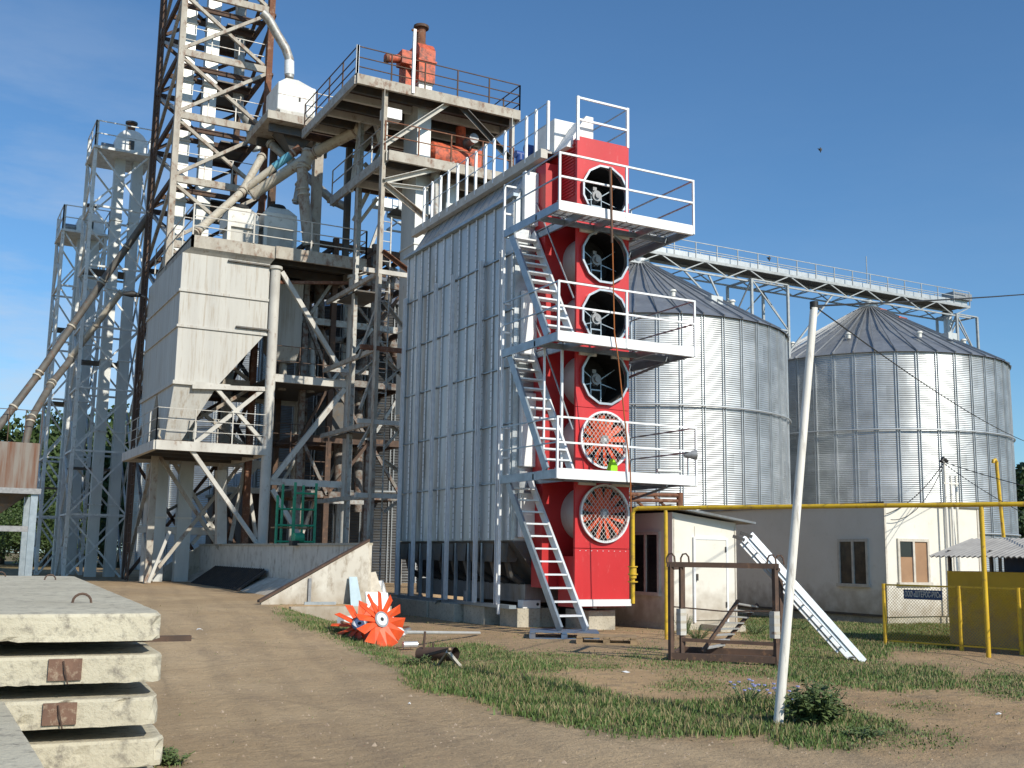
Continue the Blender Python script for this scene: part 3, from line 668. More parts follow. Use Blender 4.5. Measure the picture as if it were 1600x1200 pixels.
to = bpy.data.objects.new('lettering', tcv); COL.objects.link(to)
bpy.context.view_layer.update()
dg = bpy.context.evaluated_depsgraph_get(); tm = bpy.data.meshes.new_from_object(to.evaluated_get(dg)); bpy.data.objects.remove(to)
wdt = max(v.co.x for v in tm.vertices)-min(v.co.x for v in tm.vertices); hgt = max(v.co.y for v in tm.vertices)-min(v.co.y for v in tm.vertices)
xd = FD if FD.dot(rgt) > 0 else -FD; cen = (sx0+sx1)/2+nrm*.041+Vector((0,0,(sz0+sz1)/2))-Vector(fa)
sc_x = (sx1-sx0).length*.93/wdt; sc_y = (sz1-sz0)*.62/hgt
for v in tm.vertices: c = v.co.copy(); v.co = cen+xd*c.x*sc_x+Vector((0,0,c.y*sc_y))+nrm*c.z
tm.materials.clear(); tm.materials.append(M['cream'])
lo = bpy.data.objects.new('lettering', tm); COL.objects.link(lo); lo.parent = sg
# ================================================================ GRAIN DRYER
t = thing('grain_dryer', 'tall galvanised grain dryer with a red fan tower, three railed platforms and steel stairs', 'grain dryer', (12.8, 22, 0))
DX0, DX1, DY0, DY1 = 11.9, 14.2, 22.0, 28.45
zs = [1.92, 3.25, 4.6, 5.93, 7.27, 8.62, 9.95]
MB().box(DX0+.06, DX1, DY0+.02, DY1, 1.92, 9.94).build('body', M['galvdull'], t)
for i in range(6):                                # storeys of ribbed sheet, each a panel
    b = MB(); z_0, z_1 = zs[i]+.02, zs[i+1]-.02
    b.box(DX0, DX0+.05, DY0+.02, DY1, z_0, z_1)
    n = 13
    for k in range(n+1):
        y = DY0+.08+(DY1-DY0-.16)*k/n
        b.box(DX0-.028, DX0-.001, y-.04, y+.04, z_0, z_1)
    nf0 = len(b.f); h = b
    for k in range(n+1):                          # fixing slots on each rib, coloured bright as its painted highlight
        y = DY0+.08+(DY1-DY0-.16)*k/n; nz_ = int((z_1-z_0)/.16)
        for j in range(nz_):
            zz = z_0+.08+j*.16; h.box(DX0-.032, DX0-.0285, y-.034, y+.034, zz-.03, zz+.1)
    pn = b.build('side_panel', M['dryersheet'], t); pn.data.materials.append(M['ladsteel'])
    for pg in pn.data.polygons: pg.material_index = 1 if pg.index >= nf0 else 0
    MB().box(DX0-.05, DX0-.001, DY0, DY1, zs[i+1]-.014, zs[i+1]+.014).build('seam_strip', M['bluesteel'], t)
ty = [28.29, 27.25, 26.2, 25.15, 23.55, 22.45]
for y in ty:                                      # standing channels in pairs
    b = MB()
    for d_ in (-.06, .035): b.box(DX0-.15, DX0-.078, y+d_, y+d_+.02, .5, 8.75)
    b.box(DX0-.09, DX0-.08, y-.04, y+.035, .5, 8.75)
    b.build('column', M['ladsteel'], t)
MB().box(DX0+.0, DX1, DY0-.01, DY0+.02, 1.95, 9.95).build('end_panel', M['galv'], t)
# end wall strip between stairs and fan housing
for z_0, z_1 in ((9.3, 10.6), (6.2, 7.7), (3.6, 5.3), (2.0, 3.0)):
    b = MB(); b.box(DX0+.15, DX0+.62, DY0-.16, DY0-.02, z_0, z_1); b.build('air_duct_cover', M['white'], t, bevel=.02)
b = MB()
for z_0 in np.arange(2.2, 9.6, .1): b.box(DX0+.66, DX0+.78, DY0-.06, DY0-.015, float(z_0), float(z_0)+.05)
b.build('louvre', M['ladsteel'], t)
# hoppers and legs under the body
hp = MB(); hp.prism([(DX0+.02,DY0,1.92),(DX1,DY0,1.92),(DX0+1.5,DY0,.95),(DX0+.85,DY0,.95)], (0,DY1-DY0,0)); hp.build('hopper', M['hopdark'], t)
for k in range(9):
    y = DY0+.5+.72*k
    b = MB(); b.frust([(DX0+.06,y-.2,1.45),(DX0+.3,y-.2,1.45),(DX0+.3,y+.2,1.45),(DX0+.06,y+.2,1.45)], [(DX0+.06,y-.28,1.9),(DX0+.5,y-.28,1.9),(DX0+.5,y+.28,1.9),(DX0+.06,y+.28,1.9)])
    b.tube([(DX0+.2,y,1.46),(DX0+.28,y,1.15),(DX0+.6,y,.98)], .09, 8); b.sm = False
    b.build('chute', M['hopdark'], t)
    MB().box(DX0+.05, DX0+.12, y+.3, y+.37, .45, 1.93).build('leg', M['bluesteel'], t)
MB().box(DX0+.5, DX0+1.9, DY0+.2, DY1-.1, .55, .95).build('discharge_conveyor', M['galvdull'], t)
MB().box(DX0-.02, DX0+.16, DY0, DY1, .42, .5).build('base_beam', M['bluesteel'], t)
MB().box(DX1-.15, DX1, DY0, DY1, -.05, 1.92).build('dark_backing', M['hopdark'], t)  # added dark sheet, hides the lit ground beyond the hoppers
# upper duct and catwalk along the roof
MB().box(DX0-.12, DX0+.02, DY0-.1, DY1+.1, 9.951, 10.03).build('roof_trim', M['bluesteel'], t)
MB().prism([(DX0+.02,DY0,9.951),(DX1,DY0,9.951),(DX1,DY0,10.9),(12.5,DY0,10.9)], (0,DY1-DY0,0)).build('upper_duct', M['dryersheet'], t)
b = MB()
for k in range(14):
    y = DY0+.1+k*.48; b.bar((DX0+.07,y,9.96),(12.47,y,10.86),.05)
b.build('duct_rib', M['galv'], t)
MB().box(12.28, 12.46, 21.5, 29.2, 10.86, 11.08).build('catwalk_beam', M['oldwhite'], t)
MB().box(12.46, 13.6, 21.5, 29.2, 11.0, 11.05).build('catwalk_deck', M['galvdull'], t)
pxs = [667,678,691,703,717,731,745,760,773,790,823,838]
cy_ = []
for x_, yt in ((666,330),(678,300),(691,285),(703,272),(717,262),(731,253),(745,243),(760,232),(773,222),(790,208),(823,185),(838,172),(857,160)):
    cy_.append(P(x_, 240, X=12.32).y)
rb_ = MB()
for y in cy_: MB().bar((12.3,y,10.95),(12.3,y,12.15),.06).build('roof_rail_post', M['white'], t)
rb_.bar((12.3,cy_[0],12.12),(12.3,cy_[-1],12.12),.018).bar((12.3,cy_[0],11.6),(12.3,cy_[-1],11.6),.018)
rb_.build('roof_rail', M['galv'], t)
MB().box(12.7, 13.5, 21.6, 22.6, 11.06, 11.95).build('filter_box', M['paperwhite'], t, bevel=.02)
b = MB(); b.prism([(12.62,20.9,11.0),(13.35,20.9,11.0),(13.35,20.9,11.85),(13.15,20.9,11.85)], (0,.6,0)); b.build('hood', M['paperwhite'], t)
for k in range(2):
    MB().tube([(12.75,22.9+.5*k,11.3),(12.75,22.9+.5*k,11.62)],.11,12).build('roof_motor', M['bluemotor'], t)
    MB().tube([(12.62,22.9+.5*k,11.62),(12.92,22.9+.5*k,11.62)],.1,12).build('roof_motor', M['bluemotor'], t)
# ---- red fan tower
FX0, FX1, FY = 12.79, 14.22, 20.7
fz = [9.97, 8.42, 7.02, 5.61, 4.19, 2.55]; fcx = 13.52; fr_ = .6
bz = [11.23, 9.2, 7.74, 6.32, 4.9, 3.36, 1.78]
def holed(x0, x1, z_0, z_1, cx, cz, r, y, th, n=48):
    an = [2*math.pi*k/n for k in range(n)]+[math.atan2(z-cz, x-cx) % (2*math.pi) for x in (x0, x1) for z in (z_0, z_1)]
    an = sorted(set(round(a, 6) for a in an)); vs = []; fs = []
    for a in an:
        c, s_ = math.cos(a), math.sin(a)
        tt_ = min([((x1-cx)/c if c > 1e-9 else 1e9), ((x0-cx)/c if c < -1e-9 else 1e9), ((z_1-cz)/s_ if s_ > 1e-9 else 1e9), ((z_0-cz)/s_ if s_ < -1e-9 else 1e9)])
        vs += [(cx+r*c,y,cz+r*s_),(cx+tt_*c,y,cz+tt_*s_),(cx+r*c,y+th,cz+r*s_),(cx+tt_*c,y+th,cz+tt_*s_)]
    m = len(an)
    for k in range(m):
        i, j = 4*k, 4*((k+1)%m)
        fs += [(i,i+1,j+1,j),(i+3,i+2,j+2,j+3),(i+1,i+3,j+3,j+1),(i+2,i,j,j+2)]
    return MB().add(vs, fs)
for i, cz in enumerate(fz):
    holed(FX0, FX1, bz[i+1]+.006, bz[i]-.006, fcx, cz, fr_+.01, FY, .07).build('front_panel', M['red'], t)
MB().box(FX0, FX1, FY, FY+.07, .68, bz[6]-.008).build('front_panel', M['red'], t)
sb = MB()
for k in range(9): sb.box(FX0+.12+k*.15, FX0+.14+k*.15, FY-.008, FY-.001, bz[6]-.06, bz[6]-.045)
sb.build('rivet', M['ladsteel'], t)
MB().box(FX0-.02, FX1+.03, FY-.04, FY+.03, .53, .675).build('skid_beam', M['white'], t)
MB().box(FX0+.05, FX1-.05, FY+.072, 21.48, .5, 1.6).build('lower_housing', M['reddark'], t)
MB().box(12.42, FX1, 21.5, 21.97, .9, 10.75).build('rear_housing', M['reddark'], t)
tb = MB().prism([(FX0+.01,FY+.072,10.62),(FX0+.01,21.98,10.62),(FX0+.01,21.98,11.0),(FX0+.01,FY+.072,11.2)], (FX1-FX0-.02,0,0)).build('top_housing', M['red'], t)
MB().box(FX0, FX0+.03, FY+.075, 21.49, 9.3, 10.615).build('side_cover', M['reddark'], t)
lv = MB()
for k in range(17): lv.bar((FX0-.012, FY+.12, 9.85+k*.075),(FX0-.012, 21.4, 9.85+k*.075),.02,.035)
lv.build('louvre', M['red'], t)
MB().box(FX1-.03, FX1, FY+.072, 21.49, .68, 10.6).build('side_cover', M['reddark'], t)
for i, cz in enumerate(fz):
    low = i >= 4; n = 48 if low else 12
    # casing: a drum from the front plate to the rear housing
    cs = MB(); vs = []; fs = []; nn = 40
    for k in range(nn):
        a = 2*math.pi*k/nn
        for rr, yy in ((fr_, FY+.02), (fr_, 21.499), (fr_+.02, 21.499), (fr_+.02, FY+.075)): vs.append((fcx+rr*math.cos(a), yy, cz+rr*math.sin(a)))
    for k in range(nn):
        j = (k+1) % nn
        for q in range(4): fs.append((4*k+q, 4*k+(q+1)%4, 4*j+(q+1)%4, 4*j+q))
    cs.add(vs, fs); cs.sm = True
    fan = cs.build('fan', M['trunk'], t)
    b = MB(); b.tube([(fcx-.0, 21.49, cz), (fcx, 21.47, cz)], fr_-.003, 40); b.build('back_plate', M['dark'], fan)  # dark disc painted in for the unlit depth of the duct
    # lining coloured black for the shade inside the drum
    b = MB(); vs = []; fs = []
    for k in range(nn):
        a = 2*math.pi*k/nn
        for yy in (FY+.03, 21.46): vs.append((fcx+(fr_-.008)*math.cos(a), yy, cz+(fr_-.008)*math.sin(a)))
    for k in range(nn): fs.append((2*k, 2*((k+1)%nn), 2*((k+1)%nn)+1, 2*k+1))
    b.add(vs, fs).build('lining', M['dark'], fan)
    rg = MB(); vs = []; fs = []; yo = FY-.1
    for k in range(n):
        a = 2*math.pi*(k+.5)/n
        for rr, yy in ((fr_+.005, FY-.003), (fr_+.03, FY-.003), (fr_+.05, yo), (fr_+.0, yo)): vs.append((fcx+rr*math.cos(a), yy, cz+rr*math.sin(a)))
    for k in range(n):
        j = (k+1) % n
        for q in range(4): fs.append((4*k+q, 4*k+(q+1)%4, 4*j+(q+1)%4, 4*j+q))
    rg.add(vs, fs).build('ring', M['ladsteel'] if low else M['galv'], fan)
    mo = MB(); mo.tube([(fcx-.02,20.95,cz),(fcx-.02,21.32,cz)],.13,16); mo.tube([(fcx-.02,20.9,cz),(fcx-.02,20.95,cz)],.07,12)
    for k in range(10):
        a = 2*math.pi*k/10; mo.bar((fcx-.02+.14*math.cos(a),20.99,cz+.14*math.sin(a)),(fcx-.02+.14*math.cos(a),21.3,cz+.14*math.sin(a)),.012,.03)
    mo.sm = False; mo.box(fcx-.07, fcx+.03, 21.05, 21.2, cz+.14, cz+.24)
    mo.build('motor', M['motor'], fan)
    if not low:
        st_ = MB(); 
        st_.box(fcx-.17, fcx+.13, 20.98, 21.3, cz-.26, cz-.23).box(fcx-.17, fcx-.14, 20.98, 21.0, cz-.55, cz-.26).box(fcx+.1, fcx+.13, 20.98, 21.0, cz-.57, cz-.26)
        for a in (.5, 2.64, 3.5, -.35):
            st_.bar((fcx+.14*math.cos(a),20.99,cz-.05+.14*math.sin(a)),(fcx+.57*math.cos(a),20.99,cz+.57*math.sin(a)),.02)
        st_.box(fcx-.17, fcx-.15, 20.99, 21.01, cz-.26, cz+.05).box(fcx+.11, fcx+.13, 20.99, 21.01, cz-.26, cz+.05)
        st_.build('motor_mount', M['bluesteel'], fan)
    else:
        MB().tube([(fcx,20.64,cz),(fcx,20.9,cz)],.11,20).build('hub', M['motor'], fan)
        MB().tube([(fcx,20.625,cz),(fcx,20.64,cz)],.045,12).build('hub_cap', M['ladsteel'], fan)
        for k in range(12):
            a = 2*math.pi*(k+.3*i)/12; rd = Vector((math.cos(a),0,math.sin(a))); tg = Vector((-rd.z,0,rd.x))
            c0 = Vector((fcx,20.68,cz)); w0, w1 = .05, .075; dy = Vector((0,1,0))
            vs = [c0+rd*.1-tg*w0-dy*.03, c0+rd*.1+tg*w0+dy*.03, c0+rd*.57+tg*w1*.9+dy*.05, c0+rd*.57-tg*w1-dy*.03]
            MB().prism(vs, (0,.014,0)).build('blade', M['orange'], fan)
        gd = MB(); rr = fr_+.02; sp = .082
        for s_ in (1, -1):
            di = Vector((math.cos(R(50*s_)),0,math.sin(R(50*s_)))); nr = Vector((-di.z,0,di.x)); k = -int(rr/sp)
            while k*sp < rr:
                o_ = k*sp; L_ = math.sqrt(max(0, rr*rr-o_*o_))
                if L_ > .05:
                    c = Vector((fcx,yo-.004-.006*(s_>0),cz))+nr*o_; gd.bar(c-di*L_, c+di*L_, .0075)
                k += 1
        gd.build('guard', M['guard'], fan)
# ---- platforms
PX0, PX1, PY0, PY1 = 11.66, 15.3, 19.62, 22.15
plats = [9.17, 6.31, 3.4]
stairsX = (11.72, 12.36)
for i, z in enumerate(plats):
    pf = MB().chan((PX0,PY0,z-.1),(PX1,PY0,z-.1),.22,.08,.012,(0,0,1),-1).build('platform', M['white'], t)
    MB().bar((PX0+.03,PY0+.03,z-.11),(PX0+.03,PY1,z-.11),.06,.18).build('side_beam', M['bluesteel'], pf)
    MB().bar((PX1-.03,PY0+.03,z-.11),(PX1-.03,PY1-.05,z-.11),.06,.18).build('side_beam', M['bluesteel'], pf)
    cb = MB()
    for x in (12.42, 13.2, 14.35): cb.bar((x,PY0+.03,z-.12),(x,(20.6 if 12.7 < x < 14.3 else PY1),z-.12),.06,.14)
    cb.bar((PX0,20.6,z-.125),(PX1-.06,20.6,z-.125),.06,.12); cb.bar((14.3,PY1-.05,z-.12),(PX1,PY1-.05,z-.12),.06,.14)
    cb.bar((PX0,PY1,z-.12),(12.4,PY1,z-.12),.06,.14)
    cb.build('cross_beam', M['bluesteel'], pf)
    g = MB()
    def grate(x0, x1, y0, y1, along='X'):
        n = int((y1-y0)/.055) if along == 'X' else int((x1-x0)/.055)
        for k in range(n+1):
            if along == 'X': g.box(x0, x1, y0+k*.055, y0+k*.055+.024, z-.03, z)
            else: g.box(x0+k*.055, x0+k*.055+.024, y0, y1, z-.03, z)
        m_ = int((x1-x0)/.22) if along == 'X' else int((y1-y0)/.22)
        for k in range(m_+1):
            if along == 'X': g.box(x0+k*.22, x0+k*.22+.04, y0, y1, z-.029, z-.004)
            else: g.box(x0, x1, y0+k*.22, y0+k*.22+.04, z-.029, z-.004)
    grate(PX0+.08, PX1-.08, PY0+.05, 20.58)
    grate(14.3, PX1-.08, 20.62, PY1-.08)
    grate(12.38, 12.74, 20.62, 21.9)
    g.build('grating', M['galv'], pf)
    h = 1.1
    rm = MB(); pw = .045
    for x in (PX0+.02, 13.42 if i else 13.42, PX1-.02): rm.bar((x,PY0+.0,z-.2),(x,PY0+.0,z+h),pw,pw)
    for l in (h-.02, h*.5): rm.bar((PX0,PY0,z+l),(PX1,PY0,z+l),.04,.04)
    rm.build('front_railing', M['white'], pf)
    rs = MB()
    for l in (h-.02, h*.5): rs.bar((PX1-.02,PY0,z+l),(PX1-.02,PY1,z+l),.03); 
    rs.bar((PX1-.02,PY1,z),(PX1-.02,PY1,z+h),.04); rs.bar((PX1-.5,PY1,z),(PX1-.5,PY1,z+h*.5),.04)
    for l in (h-.02, h*.5): rs.bar((14.4,PY1,z+l),(PX1-.02,PY1,z+l),.025)
    rs.build('side_railing', M['rust'] if False else M['galv'], pf)
    rl_ = MB()
    for l in (h-.02, h*.5): rl_.bar((PX0+.02,PY0,z+l),(PX0+.02,PY1,z+l),.028)
    rl_.build('side_railing', M['bluesteel'], pf)
    rr_ = MB()
    for x in (PX0+.02, 12.38): rr_.bar((x,PY1,z-.1),(x,PY1,z+h),.045)
    for l in (h-.02, h*.36): rr_.bar((PX0,PY1,z+l),(12.38,PY1,z+l),.04)
    rr_.build('end_railing', M['white'], pf)
    # brackets to the red tower
    for x_a, x_b in ((12.86, 13.3), (13.72, 14.2)): MB().box(x_a, x_b, FY-.06, FY-.001, z-.24, z-.12).build('bracket', M['machine'], pf)
    br = MB(); br.bar((14.4,PY1-.1,z-.2),(14.4,20.75,z-.18),.06)
    br.build('strut', M['bluesteel'], pf); MB().bar((PX1-.1,20.6,z-.2),(14.25,22.1,z-.75),.05).build('strut', M['bluesteel'], pf)
fl = thing('floodlight', 'small round floodlight fixed outside the lowest platform railing of the dryer', 'light', (PX1-.1, PY0+.05, 3.8))
MB().tube([(PX1-.28,PY0+.1,3.88),(PX1-.12,PY0+.02,3.88),(PX1-.02,PY0-.02,3.88)],[.05,.1,.11],14).build('reflector', M['motor'], fl)
MB().bar((PX1-.2,PY0+.06,3.4),(PX1-.2,PY0+.06,3.82),.03).build('bracket', M['galv'], fl)
MB().tube([(14.4,PY0+.25,3.5),(PX1-.3,PY0+.2,3.5)],.04,10).build('conduit', M['trunk'], fl)
tag(MB().prism([(13.28,20.1,3.42),(13.5,20.1,3.42),(13.5,20.1,3.6),(13.4,20.1,3.72)], (0,.14,0)).build('cloth', mat('neon vest',(.35,.75,.02),None,.8), origin=(13.4,20.1,3.42)), 'small neon yellow rag lying on the lowest dryer platform', 'rag')
# ---- stairs
def stair(p_top, p_bot, wd, nt, nm='stair'):
    p_top, p_bot = Vector(p_top), Vector(p_bot)
    s_ = MB().bar(p_top, p_bot, .05, .2).build(nm, M['bluesteel'], t)
    o_ = Vector((wd,0,0)); MB().bar(p_top+o_, p_bot+o_, .05, .2).build('stringer', M['ladsteel'], s_)
    for k in range(1, nt):
        c = p_top.lerp(p_bot, k/nt); MB().box(c.x+.026, c.x+wd-.026, c.y-.12, c.y+.12, c.z-.02, c.z+.015).build('tread', M['ladsteel'], s_)
    return s_
for z_a, z_b in ((9.12, 6.31), (6.26, 3.4)):
    s_ = stair((11.73,21.95,z_a),(11.73,20.15,z_b),.62,12)
    h1 = MB()
    for l in (.9,): h1.bar((12.38,21.95,z_a+l),(12.38,20.15,z_b+l),.025)
    h1.build('handrail', M['galv'], s_)
stair((11.73,21.95,3.35),(11.42,19.0,.16),.6,12)
for x, y in ((11.68,PY1-.02),):
    MB().bar((x,y,.3),(x,y,9.1),.05).build('stair_post', M['ladsteel'], t)
MB().bar((12.4,20.66,3.4),(12.4,20.66,6.25),.05).build('stair_post', M['ladsteel'], t)
MB().bar((11.95,20.66,3.4),(11.95,20.66,6.25),.04).build('stair_post', M['ladsteel'], t)
# ---- top of the tower railing
b = MB(); zz = 11.22
for x in (FX0+.02, FX1-.02): b.bar((x,FY+.02,zz-.02 if x > 13 else zz-.1),(x,FY+.02,zz+.98),.06)
for l in (.95, .42): b.bar((FX0,FY+.02,zz+l),(FX1,FY+.02,zz+l),.045)
b.build('top_railing', M['white'], t)
b = MB()
for l in (.95, .42): b.bar((FX1-.02,FY,zz+l),(FX1-.02,24,zz+l),.025)
for l in (.95, .42): b.bar((13.45,24,zz+l),(FX1-.02,24,zz+l),.025)
for p_ in ((13.45,24),(FX1,24),(13.45,22.7)): b.bar((*p_,11.05),(*p_,zz+.98),.05)
b.build('top_railing', M['galv'], t)
b = MB(); b.tube([P(955,262,Y=19.45), P(957,380,Y=19.5), P(960,520,Y=19.5), P(966,560,Y=19.5), P(985,740,Y=19.5), P(986,800,Y=19.55), P(986,930,Y=19.6)], .014, 6)
tag(b.build('hanging_rope', M['rope'], origin=P(955,262,Y=19.5)), 'long orange rope hanging from the top dryer platform down past the red fans', 'rope')
b = MB(); b.bar(P(955,262,Y=19.45)+Vector((-.03,0,0)), P(958,380,Y=19.48)+Vector((-.03,0,0)), .035)
tag(b.build('wooden_lath', M['rustbrown'], origin=P(955,262,Y=19.45)), 'thin brown lath tied upright to the top platform railing', 'lath')

# ================================================================ FOOTING BLOCKS
def block(x0, x1, y0, y1, z1, lab, z_0=-.1):
    o = MB().box(x0, x1, y0, y1, z_0, z1).build('concrete_block', M['concrete'], origin=((x0+x1)/2, (y0+y1)/2, 0), bevel=.012)
    tag(o, lab, 'block', 'concrete footing blocks under the dryer'); return o
block(11.72, 12.5, 26.1, 28.8, .42, 'long concrete footing block under the far end of the dryer, nearest the orange rotor')
block(11.75, 12.5, 24.55, 26.05, .42, 'concrete footing block behind the leaning grey plank under the dryer')
block(11.95, 12.55, 23.35, 24.45, .42, 'sunlit ended concrete footing block in the middle of the dryer base')
block(12.15, 12.75, 22.1, 22.95, .42, 'concrete footing block carrying the small white heater box')
block(12.85, 13.35, 22.3, 23.2, .42, 'shaded concrete footing block behind the foot of the dryer stair')
block(13.35, 14.05, 21.0, 22.0, .42, 'concrete footing block directly under the red fan tower')
tt = thing('heater_box', 'small white heater box sitting on a concrete footing block', 'heater', (12.5, 22.35, .42))
MB().box(12.32, 12.78, 22.15, 22.4, .421, .6).build('case', M['paperwhite'], tt, bevel=.01)
MB().tube([(12.7,22.14,.51),(12.7,22.15,.51)],.035,12).build('dial', M['dark'], tt)
tt = tag(MB().tube([(12.3,24.9,.42),(12.3,24.9,.72)],.13,12).build('bucket', M['motor'], origin=(12.3,24.9,.42)), 'grey bucket standing on the dryer footing', 'bucket')
tt = tag(MB().bar(P(674,964,Z=0)+Vector((0,0,.05)), Vector((11.7,25.3,.5)), .12, .02).build('metal_strip', M['bluesteel'], origin=P(674,964,Z=0)), 'grey metal strip leaning against the dryer footing', 'strip')

# ================================================================ PALLETS
def pallet(name, c, rot, m, lab, L_=1.2, W_=.9):
    t = thing(name, lab, 'pallet', c, 'pallets by the dryer stairs')
    cx, cy, cz = c; ca, sa = math.cos(rot), math.sin(rot)
    def T(u, v, z): return Vector((cx+u*ca-v*sa, cy+u*sa+v*ca, cz+z))
    for k in range(7):
        v = -W_/2+W_*(k+.5)/7; MB().bar(T(-L_/2,v,.131), T(L_/2,v,.131), W_/7*.82, .018).build('deck_board', M[m], t)
    for u in (-L_/2+.05, 0, L_/2-.05):
        MB().bar(T(u,-W_/2,.112), T(u,W_/2,.112), .1, .018).build('cross_board', M[m], t)
        for v in (-W_/2+.06, 0, W_/2-.06): MB().bar(T(u-.06,v,.062), T(u+.06,v,.062), .1, .08).build('foot_block', M[m], t)
    for v in (-W_/2+.06, 0, W_/2-.06): MB().bar(T(-L_/2,v,.012), T(L_/2,v,.012), .1, .02).build('bottom_board', M[m], t)
    return t
pallet('pallet', (11.62, 19.2, .0), R(-30), 'bluewood', 'worn dark blue pallet under the foot of the dryer stairs', 1.35, 1.0)
p2_ = P(948,1003,Z=.02)
pallet('pallet', (p2_.x, p2_.y, .0), R(-34), 'wood', 'plain wooden pallet lying right of the stair foot', 1.1, .8)

# ================================================================ RECEIVING PIT
RX0, RX1, RYN, RYF, RZ = 7.2, 9.78, 25.25, 43.0, .38
t = thing('receiving_pit', 'long whitewashed truck receiving pit with slanting end walls and a dark grille', 'pit', (8.5, 30, .4))
ztop = P(573,846,Y=RYN).z
MB().prism([(RX0,RYN,RZ-.1),(RX1,RYN,RZ-.1),(RX1,RYN,ztop),(RX0,RYN,RZ+.06)], (0,.12,0)).build('end_wall', M['pit'], t)
MB().prism([(RX0-.05,RYN-.03,RZ+.07),(RX1,RYN-.03,ztop+.01),(RX1,RYN-.03,ztop+.06),(RX0-.05,RYN-.03,RZ+.12)], (0,.2,0)).build('coping', M['rustbrown'], t)
MB().bar((RX0+1.12,RYN-.03,RZ),(RX0+1.12,RYN-.03,RZ+.62),.07,.05).build('batten', M['motor'], t)
zf = .46
MB().prism([(RX0+.6,RYF,zf-.1),(RX1,RYF,zf-.1),(RX1,RYF,1.78),(RX0+.6,RYF,zf+.1)], (0,.15,0)).build('end_wall', M['pit'], t)
MB().box(RX1, RX1+.12, RYN+.13, RYF+.1, RZ-.2, ztop-.09).build('back_wall', M['pit'], t)
MB().box(RX1-.05, RX1+.17, RYN+.2, RYF+.05, ztop-.089, ztop-.03).build('coping', M['concrete'], t)
# sloping floor apron and grille on the back wall
MB().prism([(RX1-.001,RYN+.13,RZ+.02),(RX1-.001,RYN+.13,RZ+.45),(RX1-.9,RYN+.13,RZ+.02)], (0,RYF-RYN-.13,0)).build('apron', M['pit'], t)
gy0, gy1 = P(395,905,X=9.3).y, P(318,893,X=9.3).y
g0 = MB(); g0.prism([(RX1-.9,gy0,RZ+.03),(RX1-.05,gy0,RZ+.62),(RX1-.1,gy0,RZ+.66),(RX1-.95,gy0,RZ+.07)], (0,gy1-gy0,0)); g_ = g0.build('grille', M['hatch'], t)
gb = MB()
for k in range(26):
    y = gy0+.2+k*(gy1-gy0-.4)/25; gb.bar((RX1-.93,y,RZ+.1),(RX1-.09,y,RZ+.69),.05)
gb.build('grille_bar', M['hatch'], g_)
# kerb that carries the drive
tag(MB().prism([(7.75,24.75,-.1),(10.2,24.75,-.1),(10.5,30.6,-.1),(10.25,30.6,-.1),(9.95,25.0,-.1),(7.75,25.0,-.1)], (0,0,.47)).build('kerb', M['pit'], origin=(10.3,27,0)), None, None, kind='structure')
for (x, y, lx, col, lab) in ((9.3, RYN-.2, .1, 'bluewood', ''),):
    q0 = P(555,946,Y=RYN-.3); tag(MB().prism([(q0.x-.13,RYN-.34,RZ-.02),(q0.x+.16,RYN-.34,RZ-.02),(q0.x+.1,RYN-.06,RZ+.66),(q0.x-.1,RYN-.06,RZ+.66)], (0,-.03,.0)).build('blue_board', mat('pale blue board',(.42,.55,.62),None,.6), origin=(q0.x,RYN-.3,RZ)), 'pale blue board leaning on the end wall of the receiving pit', 'board')
q0 = P(460,943,Z=RZ+.02)
tag(MB().bar((q0.x,RYN-.25,RZ+.05),(q0.x+.75,RYN-.28,RZ+.05),.06,.08).build('metal_offcut', M['galv'], origin=(q0.x,RYN-.25,RZ)), 'grey metal offcut on the ground before the pit end wall', 'scrap')
q = P(459,856,X=RX1-.1); tt = thing('blower', 'small green and black blower sitting on the pit wall under the scaffold', 'blower', (q.x+.1, q.y, ztop-.03))
MB().tube([(q.x-.02,q.y,ztop+.12),(q.x+.26,q.y,ztop+.12)],.15,12).build('housing', M['green'], tt)
MB().box(q.x-.1,q.x+.1,q.y-.16,q.y+.16,ztop-.1,ztop+.04).build('base', M['black'], tt)
# leaning boards right of the pit
for (x1, y1_, x2, y2_, m_, lab) in ((596,930,578,895,'frame','weathered board leaning beside the pit'), (603,935,590,908,'paperwhite','narrow white board leaning right of the pit wall')):
    b0 = P(x1,y1_,Y=25.4); b1 = P(x2,y2_,Y=25.9); tag(MB().bar(b0-Vector((0,0,.3)), b1, .3, .03, (0,1,0)).build('leaning_board', M[m_], origin=b0), lab, 'board')

# ================================================================ ORANGE ROTOR AND SCRAP
def rotor(c, r, tilt_axis, tilt, lab, n=11, rot=0):
    t = thing('fan_rotor', lab, 'fan rotor', c, 'orange rotors lying by the drive')
    q = Matrix.Rotation(tilt, 3, Vector(tilt_axis)); c = Vector(c)
    T = lambda v: c+q@Vector(v)
    MB().tube([T((0,0,-.05)),T((0,0,.05))],.14,20).build('hub', M['motor'], t)
    MB().tube([T((0,0,.05)),T((0,0,.058))],.035,10).build('bore', M['dark'], t)
    MB().tube([T((0,0,.05)),T((0,0,.056))],.11,20,).build('hub_ring', M['ladsteel'], t)
    for k in range(n):
        a = 2*math.pi*(k+rot)/n; rd = Vector((math.cos(a),math.sin(a),0)); tg = Vector((-rd.y,rd.x,0)); dz = Vector((0,0,1))
        vs = [rd*.12-tg*.055-dz*.02, rd*.12+tg*.055+dz*.02, rd*r*.97+tg*.075+dz*.06, rd*r-tg*.07-dz*.06]
        MB().prism([T(v) for v in vs], q@Vector((0,0,.015))).build('blade', M['orange'], t)
    return t
q = P(594,978,Y=18.2)
rotor((q.x, 18.2, .46), .5, (1,.25,0), R(72), 'orange twelve bladed fan rotor standing tilted with its grey hub facing out', 12, .2)
q = P(562,985,Y=18.9)
